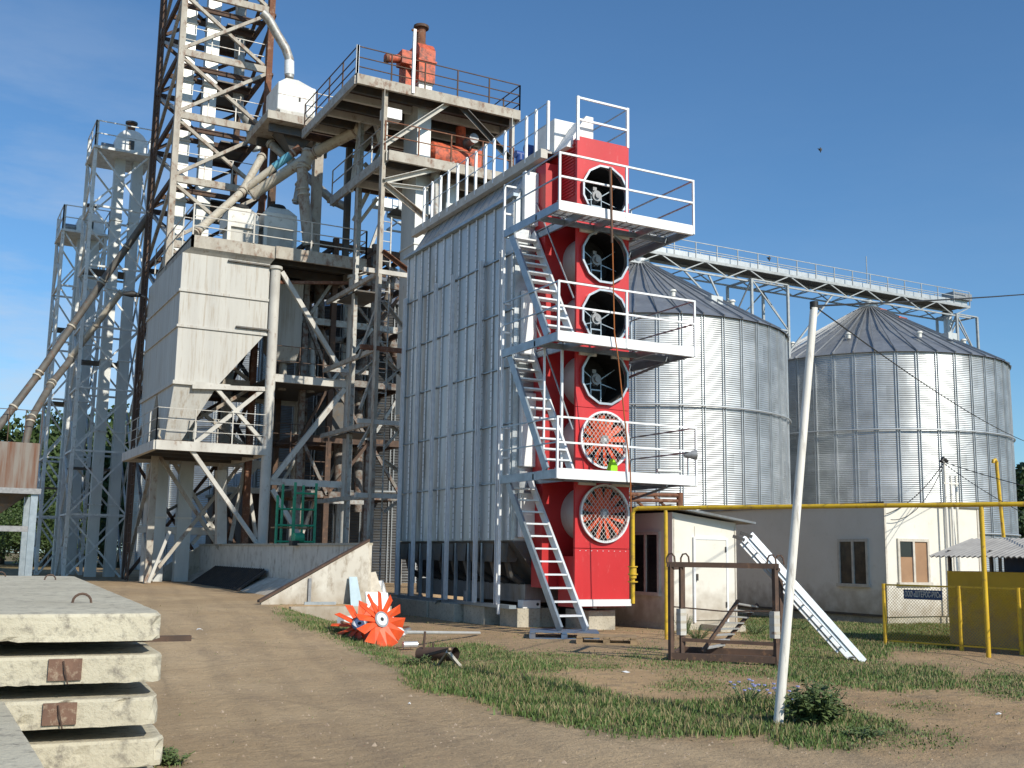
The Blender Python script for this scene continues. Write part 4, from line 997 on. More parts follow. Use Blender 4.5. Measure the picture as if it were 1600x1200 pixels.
rotor((q.x, 18.9, .33), .52, (1,-.6,0), R(48), 'second orange fan rotor lying behind the upright one', 12)
q = P(594,953,Y=19.1)
tag(MB().prism([(q.x-.2,19.15,.4),(q.x+.24,19.15,.42),(q.x+.24,19.35,.88),(q.x-.2,19.35,.9)], (0,.03,0)).build('white_sheet', M['paperwhite'], origin=(q.x,19.2,.3)), 'bright white sheet propped up behind the orange rotors', 'sheet')
tt = thing('scrap_heap', 'pile of metal offcuts under the orange rotors', 'scrap', (q.x, 19.2, 0))
r_ = random.Random(4)
for k in range(9):
    a = P(535+r_.uniform(0,90), 985+r_.uniform(-8,16), Z=.06); d = Vector((r_.uniform(-.6,.6), r_.uniform(-.5,.5), r_.uniform(-.02,.16)))
    MB().bar(a, a+d, .07, .04).build('offcut', M[r_.choice(['galv','trunk','rust','motor'])], tt)
a = P(532,970,Z=.15)
tag(MB().tube([a, a+Vector((.35,.2,0))], .1, 12).build('white_drum', M['paperwhite'], origin=a), 'small white drum lying left of the orange rotors', 'drum')
a = P(641,1007,Z=.08); tag(MB().tube([a-Vector((.13,.0,0)), a+Vector((.12,-.02,0))], .055, 12).build('steel_can', M['alu'], origin=a), 'short shiny can lying right of the orange rotors', 'can')
a = P(634,988,Z=.3); b_ = P(749,989,Z=.05)
tag(MB().tube([a, b_], .03, 10).build('grey_tube', M['trunk'], origin=b_), 'long thin grey tube reaching right from the orange rotors', 'tube')
a = P(608,962,Y=19.0); b_ = P(632,993,Y=18.8); tag(MB().tube([a, b_], .05, 10).build('white_tube', M['paperwhite'], origin=b_), 'short white tube leaning behind the upright orange rotor', 'tube')
tt = thing('rusty_stand', 'dark rusty tripod frame with a short pipe lying in the grass', 'frame', P(685,1030,Z=0))
Zp = lambda x, y, z=0: P(x, y, Z=z)
b0 = Zp(660,1036); MB().tube([b0, b0+Vector((.03,0,.46))], .018, 6).build('stake', M['rustbrown'], tt)
MB().tube([Zp(655,1022,.12), Zp(712,1022,.16)], .1, 12, False).build('pipe', M['rustbrown'], tt)
MB().bar(Zp(650,1028,.05), Zp(704,1014,.28), .04).build('bar', M['rustbrown'], tt)
MB().bar(Zp(683,1042,.0), Zp(703,1014,.3), .035).build('bar', M['wood'], tt)
MB().bar(Zp(722,1045,.0), Zp(699,1018,.26), .05,.04).build('bar', M['frame'], tt)
b0 = Zp(676,1030); MB().tube([b0, b0+Vector((0,0,.25))], .015, 6).build('stake', M['rustbrown'], tt)

# ================================================================ RUSTY CAGE, LADDERS
t = thing('crane_cage', 'rusty brown open frame cage with lifting loops at its corners', 'frame', P(1130,1040,Z=0))
A = P(1049,1035,Z=0); B = P(1214,1042,Z=0); dAB = (B-A).normalized(); nAB = Vector((-dAB.y, dAB.x, 0)) 
if nAB.y < 0: nAB = -nAB
DP = 1.25; C_ = B+nAB*DP; D_ = A+nAB*DP; HC = P(1049,882,D=(A-CAM).dot(fwd)).z
up = lambda v, z: Vector((v.x, v.y, z))
for v in (A, B, C_, D_): MB().bar(up(v,0), up(v,HC), .07).build('post', M['rustbrown'], t)
A2 = A+dAB*.16; MB().bar(up(A2,.0), up(A2,HC), .05).build('post', M['rustbrown'], t)
MB().bar(up(A,HC)-dAB*.06, up(B,HC)+dAB*.06, .08).build('top_beam', M['rustbrown'], t)
MB().bar(up(D_,HC-.0), up(C_,HC), .06).build('top_beam', M['rustbrown'], t)
for p_, q_ in ((A,D_),(B,C_)): MB().bar(up(p_,HC-.06)+nAB*.05, up(q_,HC-.06)-nAB*.05, .05).build('top_beam', M['rustbrown'], t)
for p_, q_ in ((A,B),(D_,C_),(A,D_),(B,C_)):
    MB().bar(up(p_,.1), up(q_,.1), .08, .1).build('bottom_beam', M['rustbrown'], t)
MB().bar(up(A2,.35), up(B,.33), .05).build('mid_bar', M['rustbrown'], t)
MB().tube([up(A,.85), up(A.lerp(B,.5),.80), up(B,.82)], .012, 6).build('mid_bar', M['rustbrown'], t)
MB().bar(up(A,.0)-nAB*.1-dAB*.1, up(B,-.02)-nAB*.1+dAB*.1, .1,.06).build('skid', M['wood'], t)
for v in (A, A2+dAB*.06, B-dAB*.05, C_):
    lp = [up(v,HC+.02)-dAB*.06, up(v,HC+.1)-dAB*.06, up(v,HC+.16)-dAB*.03, up(v,HC+.17)+dAB*.02, up(v,HC+.12)+dAB*.06, up(v,HC+.02)+dAB*.07]
    MB().tube(lp, .014, 6).build('lifting_loop', M['rustbrown'], t)
for v in (A2, B-dAB*.02):
    o_ = MB().bar(up(v,.42), up(v,.82), .11).build('striped_sleeve', M['oldwhite'], t)
    for k in range(3): MB().bar(up(v,.48+.12*k), up(v,.52+.12*k), .114).build('stripe', M['pipe'], o_)
t = thing('steel_step_ladder', 'short brown railed step ladder leaning inside the rusty cage', 'ladder', P(1110,1020,Z=.05))
l0 = P(1098,1018,D=17.6); l1 = P(1154,938,D=17.9); r0 = P(1125,1012,D=18.2); r1 = P(1184,944,D=18.4)
for p_, q_ in ((l0,l1),(r0,r1)): MB().bar(p_, q_, .06, .05).build('rail', M['rustbrown'], t)
for k in range(8): MB().bar(l0.lerp(l1,(k+.5)/8), r0.lerp(r1,(k+.5)/8), .1, .025).build('tread', M['alu'], t)
t = thing('extension_ladder', 'long aluminium extension ladder leaning aslant on the back of the rusty cage', 'ladder', P(1350,1030,Z=0))
w_ = nAB*.36
l0 = P(1350,1034,Z=.0); dp = (l0-CAM).dot(fwd); l1 = P(1172,835,D=dp+.2); 
off2 = Vector((0,0,0))
ld = (l1-l0).normalized(); sd = ld.cross(Vector((rgt.x*.2+fwd.x, rgt.y*.2+fwd.y, 0)).normalized()).normalized()
dep = (Vector((fwd.x,fwd.y,0)).normalized()*.97+sd*.22).normalized()*.34
for k, o_ in enumerate((Vector((0,0,0)), dep)):
    MB().bar(l0+o_, l1+o_, .11, .03, dep).build('rail', M['alu'], t)
    MB().bar(l0+o_+sd*.075+ld*.3, l1+o_+sd*.075-ld*.05, .07, .025, dep).build('rail', M['alu'], t)
for k in range(12): 
    c = l0.lerp(l1,(k+.5)/12); MB().tube([c, c+dep], .017, 6).build('rung', M['alu'], t)
for o_ in (Vector((0,0,0)), dep): MB().bar(l1+o_-ld*.05, l1+o_+ld*.12+sd*.1, .07, .05).build('end_hook', M['hopdark'], t)

# ================================================================ WHITE POLE + WIRES
t = thing('utility_pole', 'thin leaning white pole with a black cable clamp at its top', 'pole', P(1213,1133,Z=0))
pb = P(1213,1133,Z=0); ptp = P(1272,478,Y=8.55)
MB().tube([pb-Vector((.02,0,.3)), ptp], [.05,.04], 14).build('shaft', M['polewhite'], t)
MB().tube([ptp-Vector((0,0,.02)), ptp+Vector((.0,0,.045))], .045, 10).build('clamp', M['black'], t)
MB().bar(ptp+Vector((-.05,0,-.03)), ptp+Vector((.1,0,.0)), .025).build('hook', M['black'], t)
def wire(a, b, sag, lab, r=.008, n=20, nm='overhead_wire'):
    a, b = Vector(a), Vector(b); pts = []
    for k in range(n+1):
        u = k/n; p = a.lerp(b, u); p.z -= sag*4*u*(1-u); pts.append(p)
    o = MB(); o.tube(pts, r, 6); tag(o.build(nm, M['black'], origin=a), lab, 'wire', 'overhead wires')
wire(ptp, ptp+(P(1700,430,Y=16)-ptp)*3, .36, 'thick black overhead wire rising from the white pole to the right edge', .012)
wire(ptp, ptp+(P(1620,648,Y=20)-ptp)*2.2, .9, 'thin sagging wire crossing the right silo from the white pole', .008)
wire(P(1475,722,Y=20), P(1475,722,Y=20)+(P(1640,748,Y=14)-P(1475,722,Y=20))*3, .3, 'upper black wire from the white mast to the right edge', .01)
wire(P(1475,724,Y=20), P(1475,724,Y=20)+(P(1630,765,Y=14)-P(1475,724,Y=20))*3, .75, 'lower sagging wire from the white mast to the right edge', .008)
wire(P(1473,725,Y=20), P(1385,803,Y=20.1), .2, 'looping wire dropping from the white mast to the building corner', .012)
wire(P(1473,730,Y=20), P(1392,812,Y=20.1), .38, 'slack wire hanging between the mast and the building front', .01)

# ================================================================ CONCRETE SLABS
def jag_slab(cx, cy, rot, Lx, Ly, zt_, th, lab, group, seed, ledges=0, loops=(), patch=()):
    r = random.Random(seed); t = thing('concrete_slab', lab, 'slab', (cx, cy, zt_-th), group)
    ca, sa = math.cos(rot), math.sin(rot); T = lambda u, v, z: (cx+u*ca-v*sa, cy+u*sa+v*ca, z)
    vs = []; nxx, nyy = 44, 60; ring = []
    for k in range(nxx): ring.append((-Lx/2+Lx*k/nxx, -Ly/2))
    for k in range(nyy): ring.append((Lx/2, -Ly/2+Ly*k/nyy))
    for k in range(nxx): ring.append((Lx/2-Lx*k/nxx, Ly/2))
    for k in range(nyy): ring.append((-Lx/2, Ly/2-Ly*k/nyy))
    lay = [(zt_-th, .0), (zt_-th*.8, 0), (zt_-th*.45, 0), (zt_-th*.12, 0), (zt_-.002, .012), (zt_, .03)]
    n = len(ring)
    for z, ins in lay:
        for (u, v) in ring:
            su, sv = (u > 0)-(u < 0), (v > 0)-(v < 0)
            cor = max(0, 1-math.hypot(abs(u)-Lx/2, abs(v)-Ly/2)/.12)
            e = ins*.6+r.uniform(0, .003)+.035*cor*cor*(1 if z > zt_-th*.5 else .6)+ (r.uniform(0,.02) if r.random() < .07 else 0)
            uu = u-su*e*(abs(u) > Lx/2-.05); vv = v-sv*e*(abs(v) > Ly/2-.05)
            zz = z+(r.uniform(-.004,.002) if z == zt_-th else 0)+(.012*r.random() if (z == zt_-th and r.random() < .08) else 0)
            vs.append(T(uu, vv, zz))
    fs = []
    for j in range(len(lay)-1):
        for k in range(n): fs.append((j*n+k, j*n+(k+1)%n, (j+1)*n+(k+1)%n, (j+1)*n+k))
    fs.append(tuple(range(n-1,-1,-1))); fs.append(tuple((len(lay)-1)*n+k for k in range(n)))
    MB().add(vs, fs).build('slab_body', M['slabtop'], t)
    for u, v in loops:
        pts = [T(u-.055, v, zt_-.01)]+[T(u-.052*math.cos(math.pi*q_/8), v, zt_+.004+.05*math.sin(math.pi*q_/8)) for q_ in range(9)]+[T(u+.055, v, zt_-.01)]
        b = MB(); b.tube(pts, .008, 6); b.build('lifting_loop', M['rustbrown'], t)
    for u, wd in patch:
        b = MB(); b.add([T(u-wd/2,-Ly/2-.012,zt_-.012), T(u+wd/2,-Ly/2-.012,zt_-.012), T(u+wd/2,-Ly/2-.012,zt_-th*.86), T(u-wd/2,-Ly/2-.012,zt_-th*.86),
                         T(u-wd/2,-Ly/2+.06,zt_-.012), T(u+wd/2,-Ly/2+.06,zt_-.012), T(u+wd/2,-Ly/2+.06,zt_-th*.86), T(u-wd/2,-Ly/2+.06,zt_-th*.86)],
                        [(3,2,1,0),(0,1,5,4),(2,3,7,6),(1,2,6,5),(3,0,4,7)])
        b.build('steel_plate', M['plate'], t)
        b = MB(); pp_ = [Vector(T(u-.01,-Ly/2-.018,zt_-.02)), Vector(T(u,-Ly/2-.03,zt_-th*.5)), Vector(T(u+.015,-Ly/2-.02,zt_-th*.98))]
        b.tube(pp_, .004, 5); b.build('bent_bar', M['rustbrown'], t)
    return t
grp = 'road slabs in the near stack'
th = .135; zt1 = 1.28; rot = R(-4)
cn = P(254,958,Z=zt1)               # near right top corner
Lx, Ly = 2.0, 8.2
ux, uy = Vector((math.cos(rot), math.sin(rot), 0)), Vector((-math.sin(rot), math.cos(rot), 0))
names = ['top concrete slab of the stack with wire lifting loops on it', 'second concrete slab from the top with a rusty plate in its end', 'third concrete slab from the top with a rusty plate in its end',
         'fourth concrete slab from the top of the near stack', 'fifth concrete slab from the top, lowest one showing', 'sixth concrete slab low in the near stack']
px_edge = [258, 247, 259, 253, 257, 255]
for k in range(6):
    z = zt1-k*.208; q = P(px_edge[k], 958+k*62, D=(cn-CAM).dot(fwd))
    ex = (q-cn).dot(ux); c = cn+ux*(ex-Lx/2)+uy*((Ly if k == 0 else 6.5)/2+.015*(k % 2))
    jag_slab(c.x, c.y, rot+R([0,.6,-.5,.3,-.2,0][k]), Lx, Ly if k == 0 else 6.5, z, th, names[k], grp, k+3,
             loops=[(Lx/2-.33,-Ly/2+1.2),(Lx/2-.33,Ly/2-1.8),(-Lx/2+.98,-Ly/2+1.1),(Lx/2-.8,Ly/2-.5)] if k == 0 else (), patch=[(Lx/2-.475, .155)] if k in (1, 2) else ())
    if k < 5:
        for j, v in enumerate((1.3, 3.4, 5.6)):
            p = cn+ux*(-.02)+uy*v; a = p-ux*1.9; zz = z-th-.036
            if k == 0 and j == 0:
                p = P(298,997,Z=zz); a = p-ux*2.2-uy*.0
                a = Vector((a.x,a.y,zz)); p = Vector((p.x,p.y,zz))
            else: a, p = Vector((a.x,a.y,zz)), Vector((p.x,p.y,zz))-ux*.15
            lab = ['spacer bar between the concrete slabs, near end', 'spacer bar between the concrete slabs, middle', 'spacer bar between the concrete slabs, far end'][j]
            if k == 0 and j == 0: lab = 'long brown timber bar sticking out under the top concrete slab'
            tag(MB().bar(a, p, .06, .03 if (k == 0 and j == 0) else .068).build('timber_spacer', M['rustbrown'], origin=a), lab, 'timber', 'timber spacers between the slabs')
# lower stack nearest the camera
q = P(0,1092,Z=.9); q2 = P(75,1200,Z=.9)
for k in range(4):
    jag_slab(q2.x-1.0, q.y-3.0, R(0), 2.0, 6.0, .9-k*.2, .15, ['concrete slab in the bottom left corner, nearest the camera', 'slab under the nearest corner slab', 'third slab down in the corner stack', 'lowest slab in the corner stack'][k], 'slabs in the corner stack', 20+k)
# ================================================================ DARK PROCESS FRAME BETWEEN BIN AND DRYER
t = thing('process_frame', 'dense dark frame of beams, ducts and landings between the white bin and the dryer', 'steel frame', (14, 39, .4))
fxs = [P(px_,700,Y=38.5).x for px_ in (468, 512, 575, 628)]
M['framegrey'] = mat('dim frame steel', (.26,.25,.23), (.15,.135,.12), .7, .1, 3, spot=(.13,.06,.035), spot_amt=.42)
FM = ['framegrey','rustbrown','framegrey','pipegrey']
zlv = [P(560,y_,Y=38.5).z for y_ in (775, 690, 600, 510, 440, 390)]
for i, x in enumerate(fxs):
    for j, y in enumerate((38.5, 41.5)): MB().bar((x,y,.3),(x,y,zlv[-1]+.3),.2).build('column', M[FM[(i+j)%4]], t)
for k, z in enumerate(zlv):
    for y in (38.5, 41.5): MB().bar((fxs[0]-.2,y,z),(fxs[-1]+.3,y,z),.14,.24).build('beam', M[FM[k%4]], t)
    for x in fxs: MB().bar((x,38.5,z),(x,41.5,z),.12,.2).build('beam', M['rustbrown'], t)
    i0 = k % 3; MB().box(fxs[i0]+.1, fxs[i0+1]-.1, 38.7, 41.3, z+.13, z+.18).build('landing', M['hopdark'], t)
    if k % 2 == 0: rail_mesh([(fxs[i0],38.45,z+.13),(fxs[i0+1],38.45,z+.13)],1.05,1,(1,.5),.04,.03).build('railing', M['rustbrown'], t)
for k in range(len(zlv)-1):
    for i in range(3):
        a_, b_ = (fxs[i], fxs[i+1]) if (i+k) % 2 else (fxs[i+1], fxs[i])
        MB().bar((a_,38.4,zlv[k]),(b_,38.4,zlv[k+1]),.11).build('brace', M[FM[(i+k)%4]], t)
        if (i+k) % 3 == 0: MB().bar((b_,41.4,zlv[k]),(a_,41.4,zlv[k+1]),.11).build('brace', M['pipegrey'], t)
for pts, r_ in (([(497,400,39.5),(500,520,39.5),(530,600,39.6),(530,760,39.6)],.2), ([(615,420,39.5),(600,500,39.5),(560,580,39.8),(560,800,39.8)],.17), ([(585,480,40.2),(640,600,40.2)],.22)):
    MB().tube([P(x_,y_,Y=Y_) for x_, y_, Y_ in pts], r_, 12).build('duct', M['framegrey'], t)
MB().box(fxs[1]+.3, fxs[2]-.3, 39.2, 40.8, zlv[1]+.2, zlv[1]+1.6).build('machine_box', M['hopdark'], t)
# ================================================================ WHITE LOADING BIN AND ITS FRAME
YF, YR = 36.0, 41.8
t = thing('bin_frame', 'heavy pale column frame with railed platforms that carries the big white bin', 'steel frame', (10, 38, .4))
cX1, cX2, cX0 = P(420,640,Y=YF).x, P(545,640,Y=YF).x, P(225,800,Y=YR).x
zc1, zc2 = P(432,418,Y=YF).z, P(552,432,Y=YF).z
def col(x, y, z_0, z_1, r, m='oldwhite'): MB().tube([(x,y,z_0),(x,y,z_1)], r, 16).build('column', M[m], t)
col(cX1, YF, .2, zc1, .17); col(cX2, YF, .2, zc2, .17)
col(cX1, YR, .2, zc1, .2); col(cX2, YR, .2, zc2, .17); col(cX0+.1, YR, .2, 4.7, .12)
col(P(590,700,Y=YR+1).x+.6, YR+1, .2, 9, .15)
for x, z in ((cX1,zc1),(cX2,zc2)): MB().tube([(x,YF,z-.08),(x,YF,z+.02)],.23,16).build('column_cap', M['oldwhite'], t)
zP = P(420,392,Y=YF).z; XL, XR = P(298,368,Y=YF).x, P(568,410,Y=YF).x
def bm(a, b, w_, h_, m='oldwhite', nm='beam'): MB().bar(a, b, w_, h_).build(nm, M[m], t)
# top platform
zT = P(300,368,Y=YF).z-.02; 
bm((cX1-.1,YF-.25,zT-.2),(XR,YF-.25,zT-.2),.1,.42,'oldrust')
bm((XR,YF-.2,zT-.2),(XR,YR,zT-.2),.1,.42,'oldrust')
MB().box(XL, XR-.06, YF-.2, YR, zT-.1, zT-.04).build('platform', M['hopdark'], t)
for y in (YF+.4, YF+2, YF+3.6, YR-.2): bm((cX1,y,zT-.28),(XR-.06,y,zT-.28),.12,.3,'hopdark','joist')
bm((cX1,YF+.1,zc1-.5),(cX2+.5,YF+.1,zc2-.15),.1,.1,'rust')
rail_mesh([(XL+.02,YF-.22,zT),(XR,YF-.22,zT),(XR,YR,zT)],1.05,1.9,(1,.62,.3),.05,.03).build('railing', M['oldwhite'], t)
rail_mesh([(XL+.02,YF-.22,zT),(XL+.02,YR+.4,zT)],1.05,1.6,(1,.55),.045,.03).build('railing', M['oldwhite'], t)
# middle level
zM = P(480,595,Y=YF).z
bm((cX1,YF,zM),(cX2,YF,zM),.14,.26); bm((cX1,YR,zM),(cX2,YR,zM),.14,.26)
MB().box(cX1+.1, cX2-.1, YF+.1, YR, zM+.05, zM+.1).build('platform', M['hopdark'], t)
rail_mesh([(cX1+.2,YF+.15,zM+.1),(cX2-.1,YF+.15,zM+.1)],1.05,1,(1,.5),.04,.025).build('railing', M['rustbrown'], t)
# lower platform under the bin
zL_ = P(330,700,Y=YF).z; lx0 = P(242,697,Y=YF).x
bm((lx0,YF-.1,zL_),(cX1,YF-.1,zL_-.0),.14,.3); bm((lx0,YF-.1,zL_),(lx0,YR,zL_),.14,.3); bm((lx0,YR,zL_),(cX2,YR,zL_),.14,.3); bm((cX1,YF,zL_),(cX1,YR,zL_),.14,.3)
pl = MB().box(lx0+.1, cX1-.1, YF+.1, YR-.1, zL_+.155, zL_+.165)
for k in range(14): pl.box(lx0+.1, cX1-.1, YF+.1+k*.4, YF+.36+k*.4, zL_+.16, zL_+.19)
pl.build('platform', M['rustbrown'], t)
for y in (YF+1.4, YF+2.9, YF+4.4): bm((lx0,y,zL_-.02),(cX1,y,zL_-.02),.1,.2,'hopdark','joist')
rail_mesh([(lx0,YR,zL_+.15),(lx0,YF-.1,zL_+.15),(cX1,YF-.1,zL_+.15)],1.05,1.3,(1,.66,.33),.035,.02).build('railing', M['oldwhite'], t)
rail_mesh([(cX1,YF+2,zL_+.15),(cX2,YF+2,zL_+.15)],1.05,1.3,(1,.66,.33),.035,.02).build('railing', M['rustbrown'], t)
zQ = P(480,755,Y=YF).z
bm((cX1,YF,zQ),(cX2,YF,zQ),.12,.22); bm((cX1,YR,zQ),(cX2,YR,zQ),.12,.22)
bm((cX0-.2,YR-.1,P(225,828,Y=YR).z),(cX1,YR-.1,P(225,828,Y=YR).z),.14,.26)
# braces measured on the front plane
def fb(x1, y1, x2, y2, w_=.15, Y=YF, m='oldwhite'): MB().bar(P(x1,y1,Y=Y), P(x2,y2,Y=Y), w_, w_, (0,1,0)).build('brace', M[m], t)
fb(440,425,538,588); fb(538,608,425,750,.17); fb(425,765,470,842,.15)
fb(297,700,402,850,.13); fb(297,698,412,608,.13); fb(338,607,412,692,.12)
fb(270,720,345,845,.13,YR); fb(400,730,300,850,.12,YR); fb(350,660,392,740,.12,YR); fb(232,815,330,760,.1,YR,'hopdark'); fb(560,440,600,330,.12,YR)
fb(390,690,360,845,.12,YR-1.5); fb(378,690,400,840,.12,YR-1.5); fb(520,700,470,840,.12,YR); fb(500,780,540,690,.1,YR); fb(232,910,265,830,.1,YR-3)
fb(345,735,345,850,.34,YF+3.6)
fb(413,608,300,604,.14,YF-.05)
# ---- bin
t = thing('loading_bin', 'big white steel bin with a slanting hopper bottom and rusty top edge', 'bin', (8.5, 38, 5))
def F(x, y, Y=YF): return P(x, y, Y=Y)
bx0 = P(285,402,Y=YF).x; bx1 = cX1-.2
zA, zB_ = P(350,403,Y=YF).z, P(345,603,Y=YF).z
zS = P(420,520,Y=YF).z; bxm = P(340,603,Y=YF).x
prof = [(bx0,zA),(bx1,zA),(bx1,zS),(bxm,zB_),(bx0,zB_)]
MB().prism([(x,YF,z) for x, z in prof], (0,YR-YF,0)).build('body', M['tank'], t)
for px_ in (452, 508):
    z = P(280,px_,Y=YF).z
    MB().box(bx0-.05, bx1+.01, YF-.05, YF-.001, z-.05, z+.03).build('band', M['tank'], t)
    MB().box(bx0-.05, bx0-.001, YF+.0, YR, z-.05, z+.03).build('band', M['tank'], t)
for (x1, x2, y_) in ((356,424,412),(368,423,513)):
    z = P(390,y_,Y=YF).z; MB().box(P(x1,y_,Y=YF).x, bx1+.02, YF-.1, YF-.001, z-.025, z+.025).build('ledge', M['hopdark'], t)
# flared top rim
MB().prism([(XL,YF-.22,zT-.42),(XL,YF-.22,zT),(cX1-.1,YF-.22,zT),(cX1-.1,YF-.22,zT-.42)], (0,.12,0)).build('rim', M['oldrust'], t)
MB().prism([(XL,YF-.22,zT-.42),(XL,YF-.22,zT),(XL,YR,zT),(XL,YR,zT-.42)], (.08,0,0)).build('rim', M['oldrust'], t)
MB().add([(XL,YF-.2,zT-.42),(cX1-.1,YF-.2,zT-.42),(bx1,YF-.001,zA),(bx0,YF-.001,zA),(XL,YR,zT-.42),(bx0-.001,YR,zA)], [(0,1,2,3),(0,3,5,4)]).build('collar', M['tank'], t)
# lower hoppers
zH = P(270,688,Y=YF).z
def hop(x0, x1, y0, y1, a0, a1, b0, b1, za_, zb2, m='tank'): return MB().frust([(a0,b0,zb2),(a1,b0,zb2),(a1,b1,zb2),(a0,b1,zb2)], [(x0,y0,za_),(x1,y0,za_),(x1,y1,za_),(x0,y1,za_)])
hop(bx0, bxm, YF, YF+2.8, P(259,688,Y=YF).x+.05, P(282,688,Y=YF).x+.1, YF+.5, YF+1.1, zB_, zH).build('hopper', M['tank'], t)
hop(bx0, bxm, YF+2.9, YR, P(259,688,Y=YF).x+.05, P(282,688,Y=YF).x+.1, YF+3.8, YF+4.4, zB_, zH).build('hopper', M['tank'], t)
MB().box(bx0-.07, bxm+.4, YF-.08, YF-.001, zB_-.06, zB_+.06).build('band', M['oldwhite'], t)
MB().box(bx0-.07, bx0-.001, YF, YR, zB_-.06, zB_+.06).build('band', M['oldwhite'], t)
MB().tube([P(250,672,Y=YF+.3),P(248,680,Y=YF+.3),P(253,692,Y=YF+.3),P(260,697,Y=YF+.3)],.04,8).build('hose', M['pipe'], t)
# small bin behind column
t = thing('small_bin', 'smaller pale bin with a cone bottom between the two tall pipe columns', 'bin', (11, 38, 5))
sx0, sx1 = P(432,500,Y=38).x, P(472,500,Y=38).x; sz1, sz0 = P(450,440,Y=38).z, P(450,541,Y=38).z
MB().box(sx0, sx1, 38, 39.6, sz0, sz1).build('body', M['tank'], t)
hop(sx0, sx1, 38, 39.6, sx1-.8, sx1-.1, 38.3, 38.9, sz0-.002, P(460,565,Y=38).z).build('hopper', M['tank'], t)
MB().tube([(sx1-.45,38.6,P(460,565,Y=38).z),(sx1-.45,38.6,zM)],.15,10).build('outlet', M['oldrust'], t)
MB().tube([(P(488,550,Y=38.6).x,38.6,zM),(P(488,550,Y=38.6).x,38.6,P(488,480,Y=38.6).z)],.15,10).build('down_pipe', M['pipegrey'], t)
# cyclone boxes on the platform
for (x0, x1, lab) in ((356,404,'white cyclone box with a black cover, left one on the bin platform'), (413,464,'white cyclone box with a black cover, right one on the bin platform')):
    Y = 37.2; a, b = P(x0,345,Y=Y).x, P(x1,345,Y=Y).x; zz0 = zT; zz1 = P(x0,352,Y=Y).z; zz2 = P(x0,330,Y=Y).z; zz3 = P(x0,317,Y=Y).z
    t = thing('cyclone_box', lab, 'cyclone', ((a+b)/2, Y+.6, zz0), 'cyclone boxes on the bin platform')
    m = (a+b)/2
    MB().box(a+.1, b-.1, Y+.1, Y+1.1, zz0-.02, zz1).build('base', M['oldwhite'], t)
    MB().box(a, b, Y, Y+1.2, zz1+.002, zz2).build('body', M['machine'], t)
    MB().frust([(a,Y,zz2+.002),(b,Y,zz2+.002),(b,Y+1.2,zz2+.002),(a,Y+1.2,zz2+.002)], [(m-.35,Y+.3,zz3),(m+.35,Y+.3,zz3),(m+.35,Y+.9,zz3),(m-.35,Y+.9,zz3)]).build('hood', M['machine'], t)
    MB().tube([(m,Y+.6,zz3),(m,Y+.6,zz3+.14)],[.38,.3],12).build('cover', M['black'], t)
    for x_ in (a+.05, b-.05): MB().box(x_-.06, x_+.06, Y-.05, Y+.06, zz0, zz1+.3).build('leg', M['machine'], t)

# ================================================================ RUSTY TRUSS TOWER
Y0T, Y1T = 40.0, 44.6
x0T = P(277,180,Y=Y0T).x; x1T = P(415,203,Y=Y0T).x; ZTOP = 25.5
t = thing('truss_tower', 'tall rusty lattice tower with white elevator legs inside, cut by the top edge', 'tower', ((x0T+x1T)/2, 42, .4))
lv_ = [P(283,y_,Y=Y0T).z for y_ in (80,180,280)]
dz = (lv_[0]-lv_[2])/2; levels = [lv_[2]+dz*k for k in range(-4, 5)]; levels = [z for z in levels if z > 1]+[]
legs = [(x0T,Y0T,'oldrust'),(x1T,Y0T,'rust'),(x1T,Y1T,'rustbrown'),(x0T,Y1T,'rustbrown')]
for x, y, m in legs: MB().bar((x,y,.3),(x,y,ZTOP),.22).build('leg', M[m], t)
for i in range(4):
    a, b = legs[i], legs[(i+1)%4]; A_ = Vector((a[0],a[1],0)); B_ = Vector((b[0],b[1],0))
    zz = [.4]+levels+[ZTOP]
    for k, z in enumerate(levels):
        MB().bar(up(A_,z), up(B_,z), .12, .26 if i == 0 else .2).build('beam', M['oldrust'] if i == 0 else M['rustbrown'], t)
    for k in range(len(zz)-1):
        if zz[k+1]-zz[k] < 1: continue
        m_ = 'oldrust' if i == 0 else ('rustbrown' if i in (1,2) else 'pipegrey')
        e = Vector((0,.0,0))
        MB().bar(up(A_,zz[k]+.1), up(B_,zz[k+1]-.1), .12).build('brace', M[m_], t)
        o_ = Vector((0,.13 if i in (0,) else 0,0))+Vector((.13 if i in (1,3) else 0,0,0))
        MB().bar(up(B_,zz[k]+.1)+o_, up(A_,zz[k+1]-.1)+o_, .12).build('brace', M[m_], t)
r_ = random.Random(3)
for k, z in enumerate(levels):
    MB().box(x0T+2.1 if k % 2 else x0T+1.5, x1T-.1, Y0T+2.0, Y1T-.1, z+.02, z+.08).build('floor', M['hopdark'], t)
    for yy in (Y0T+1.1, Y0T+2.3): MB().bar((x0T,yy,z-.05),(x1T,yy,z-.05),.12,.18).build('joist', M['rustbrown'], t)
    rail_mesh([(x0T+.1,Y0T+.15,z+.1),(x1T-.1,Y0T+.15,z+.1)],1.0,1.1,(1,.5),.04,.025).build('railing', M['pipegrey'], t)
